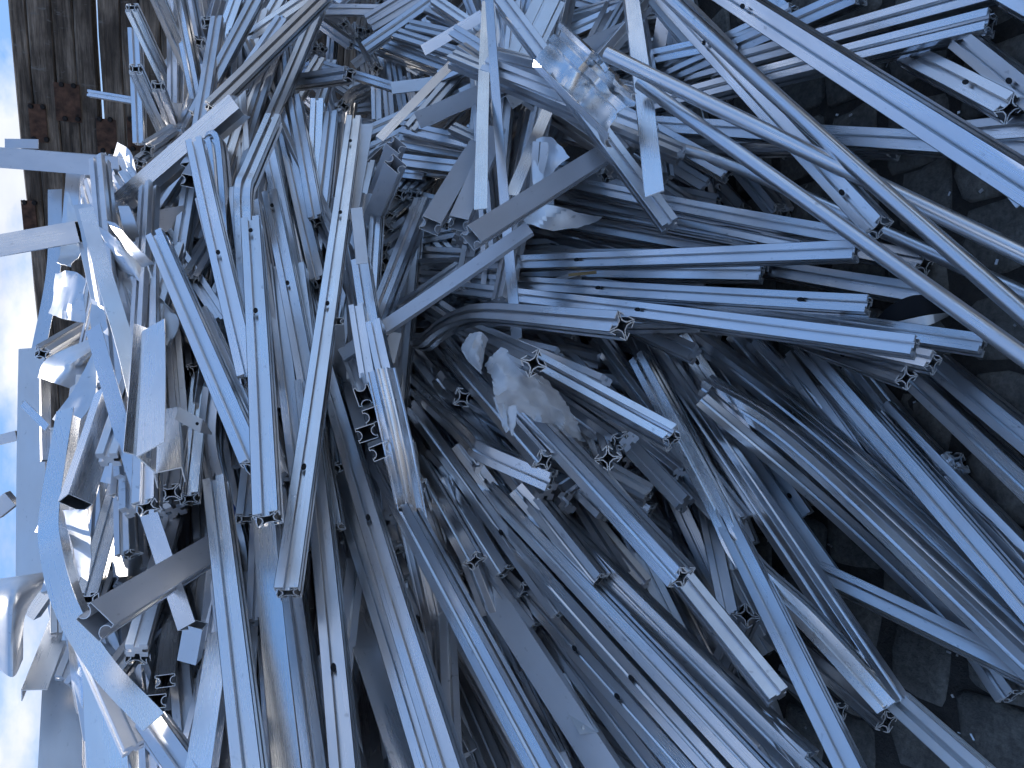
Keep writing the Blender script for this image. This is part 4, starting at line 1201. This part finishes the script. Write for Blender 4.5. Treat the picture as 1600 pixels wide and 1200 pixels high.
tag(ch, 'small metal chips scattered over the cobbles', 'chips', None, 'stuff')
# ------------------------------------------------------------------ bars buried below the ones in front
segs = np.array([[a[0], a[1], a[2], b[0], b[1], b[2]] for a, b in TRACED])
def field(x, y):
    """depth and run direction of the heap's surface around a pixel, from the bars already laid"""
    ax, ay, ad, bx, by, bd = segs.T
    dx, dy = bx - ax, by - ay
    t = np.clip(((x - ax) * dx + (y - ay) * dy) / (dx * dx + dy * dy + 1e-6), 0, 1)
    qx, qy, qd = ax + dx * t, ay + dy * t, ad + (bd - ad) * t
    r2 = (qx - x) ** 2 + (qy - y) ** 2 + 120.0
    w = 1.0 / r2 ** 1.5
    dep = float((w * qd).sum() / w.sum())
    ang2 = 2 * np.arctan2(dy, dx)
    L = np.hypot(dx, dy)
    wl_ = w * L
    c, s = float((wl_ * np.cos(ang2)).sum()), float((wl_ * np.sin(ang2)).sum())
    slope = float((wl_ * (bd - ad) / (L + 1e-6) * np.sign(dx * math.cos(math.atan2(s, c) / 2) + dy * math.sin(math.atan2(s, c) / 2))).sum() / wl_.sum())
    return dep, math.atan2(s, c) / 2, slope

def inside(x, y):
    """where the heap is: not over the sky, the timber wall, the open cobbles or the dark recess"""
    if y < 230 and x < 265: return False
    if y < 420 and x < 165 - 0.1 * y: return False
    if x < 120 and y < 560: return False
    if x < 85: return False
    if x > 1130 + 0.10 * abs(y - 420) and y < 560: return False
    if x > 1130 + (y - 560) * 0.18 and y >= 560: return False
    if 450 < x < 660 and y < 240: return False
    if 585 < x < 675 and y < 450: return False
    return True

core_v, core_f = [], []
def core_bar(p0, p1):
    t = (p1 - p0).normalized()
    n = t.orthogonal().normalized(); b = t.cross(n)
    a = random.uniform(0, 1.5)
    n, b = n * math.cos(a) + b * math.sin(a), b * math.cos(a) - n * math.sin(a)
    h = 0.02 * SZ
    out = []
    for k in range(4):                       # square outline with a groove in each face
        c, sn = [(1, 0), (0, 1), (-1, 0), (0, -1)][k]
        for u, w in ((1, -0.95), (1, -0.25), (0.5, -0.2), (0.5, 0.2), (1, 0.25), (1, 0.95)):
            out.append((h * (u * c - w * sn), h * (u * sn + w * c)))
    k0, m_ = len(core_v), len(out)
    nr = max(3, int((p1 - p0).length / 0.08))
    for r in range(nr + 1):
        q = p0.lerp(p1, r / nr)
        core_v.extend(q + n * u + b * w for u, w in out)
    for r in range(nr):
        for i in range(m_):
            j = (i + 1) % m_
            A = k0 + r * m_
            core_f.append((A + i, A + j, A + m_ + j, A + m_ + i))
    core_f.append(tuple(k0 + i for i in range(m_ - 1, -1, -1)))
    core_f.append(tuple(k0 + nr * m_ + i for i in range(m_)))

count = 0
tries = 0
while tries < 14000 and count < 1080:
    tries += 1
    x, y = random.uniform(90, 1300), random.uniform(-20, 1220)
    if not inside(x, y): continue
    dep, ang, sl = field(x, y)
    layer = 0 if count < 70 else (1 if count < 600 else 2)
    dd = dep + (random.uniform(0.10, 0.16), random.uniform(0.11, 0.23), random.uniform(0.3, 0.75))[layer]
    ang += random.gauss(0, 0.16)
    L = random.uniform(110, 260)
    x0, y0, x1, y1 = x - L * math.cos(ang), y - L * math.sin(ang), x + L * math.cos(ang), y + L * math.sin(ang)
    if not (inside(x0, y0) and inside(x1, y1)): continue
    sl = max(-0.0012, min(0.0012, sl))
    p0, p1 = at(x0, y0, dd - sl * L), at(x1, y1, dd + sl * L)
    if min(p0.z, p1.z) < 0.05: continue
    if max((p0 - W1).dot(-n_w), (p1 - W1).dot(-n_w)) > -0.05: continue
    path = '%g,%g,%g %g,%g,%g' % (x0, y0, dd - sl * L, x1, y1, dd + sl * L)
    if layer == 0:
        X(path, random.uniform(-45, 45), 'slotted profile buried in the shaded inside of the heap, mostly covered by others', mat='dull', record=False)
    else:
        core_bar(p0, p1)
    count += 1
for k in range(36):
    x, y = random.uniform(430, 720), random.uniform(-30, 250)
    a = random.choice((1.75, 0.5, 2.4)) + random.gauss(0, 0.25)
    L = random.uniform(60, 120)
    d0 = random.uniform(3.85, 4.0)
    core_bar(at(x - L * math.cos(a), y - L * math.sin(a), d0, True), at(x + L * math.cos(a), y + L * math.sin(a), d0 + random.uniform(-.1, .1), True))
core = link('buried_scrap', core_v, core_f, M['dull'])
tag(core, 'mass of aluminium bars buried deep under the heap', 'scrap', None, 'stuff')
print('filled', count, 'tries', tries, 'traced', len(TRACED))
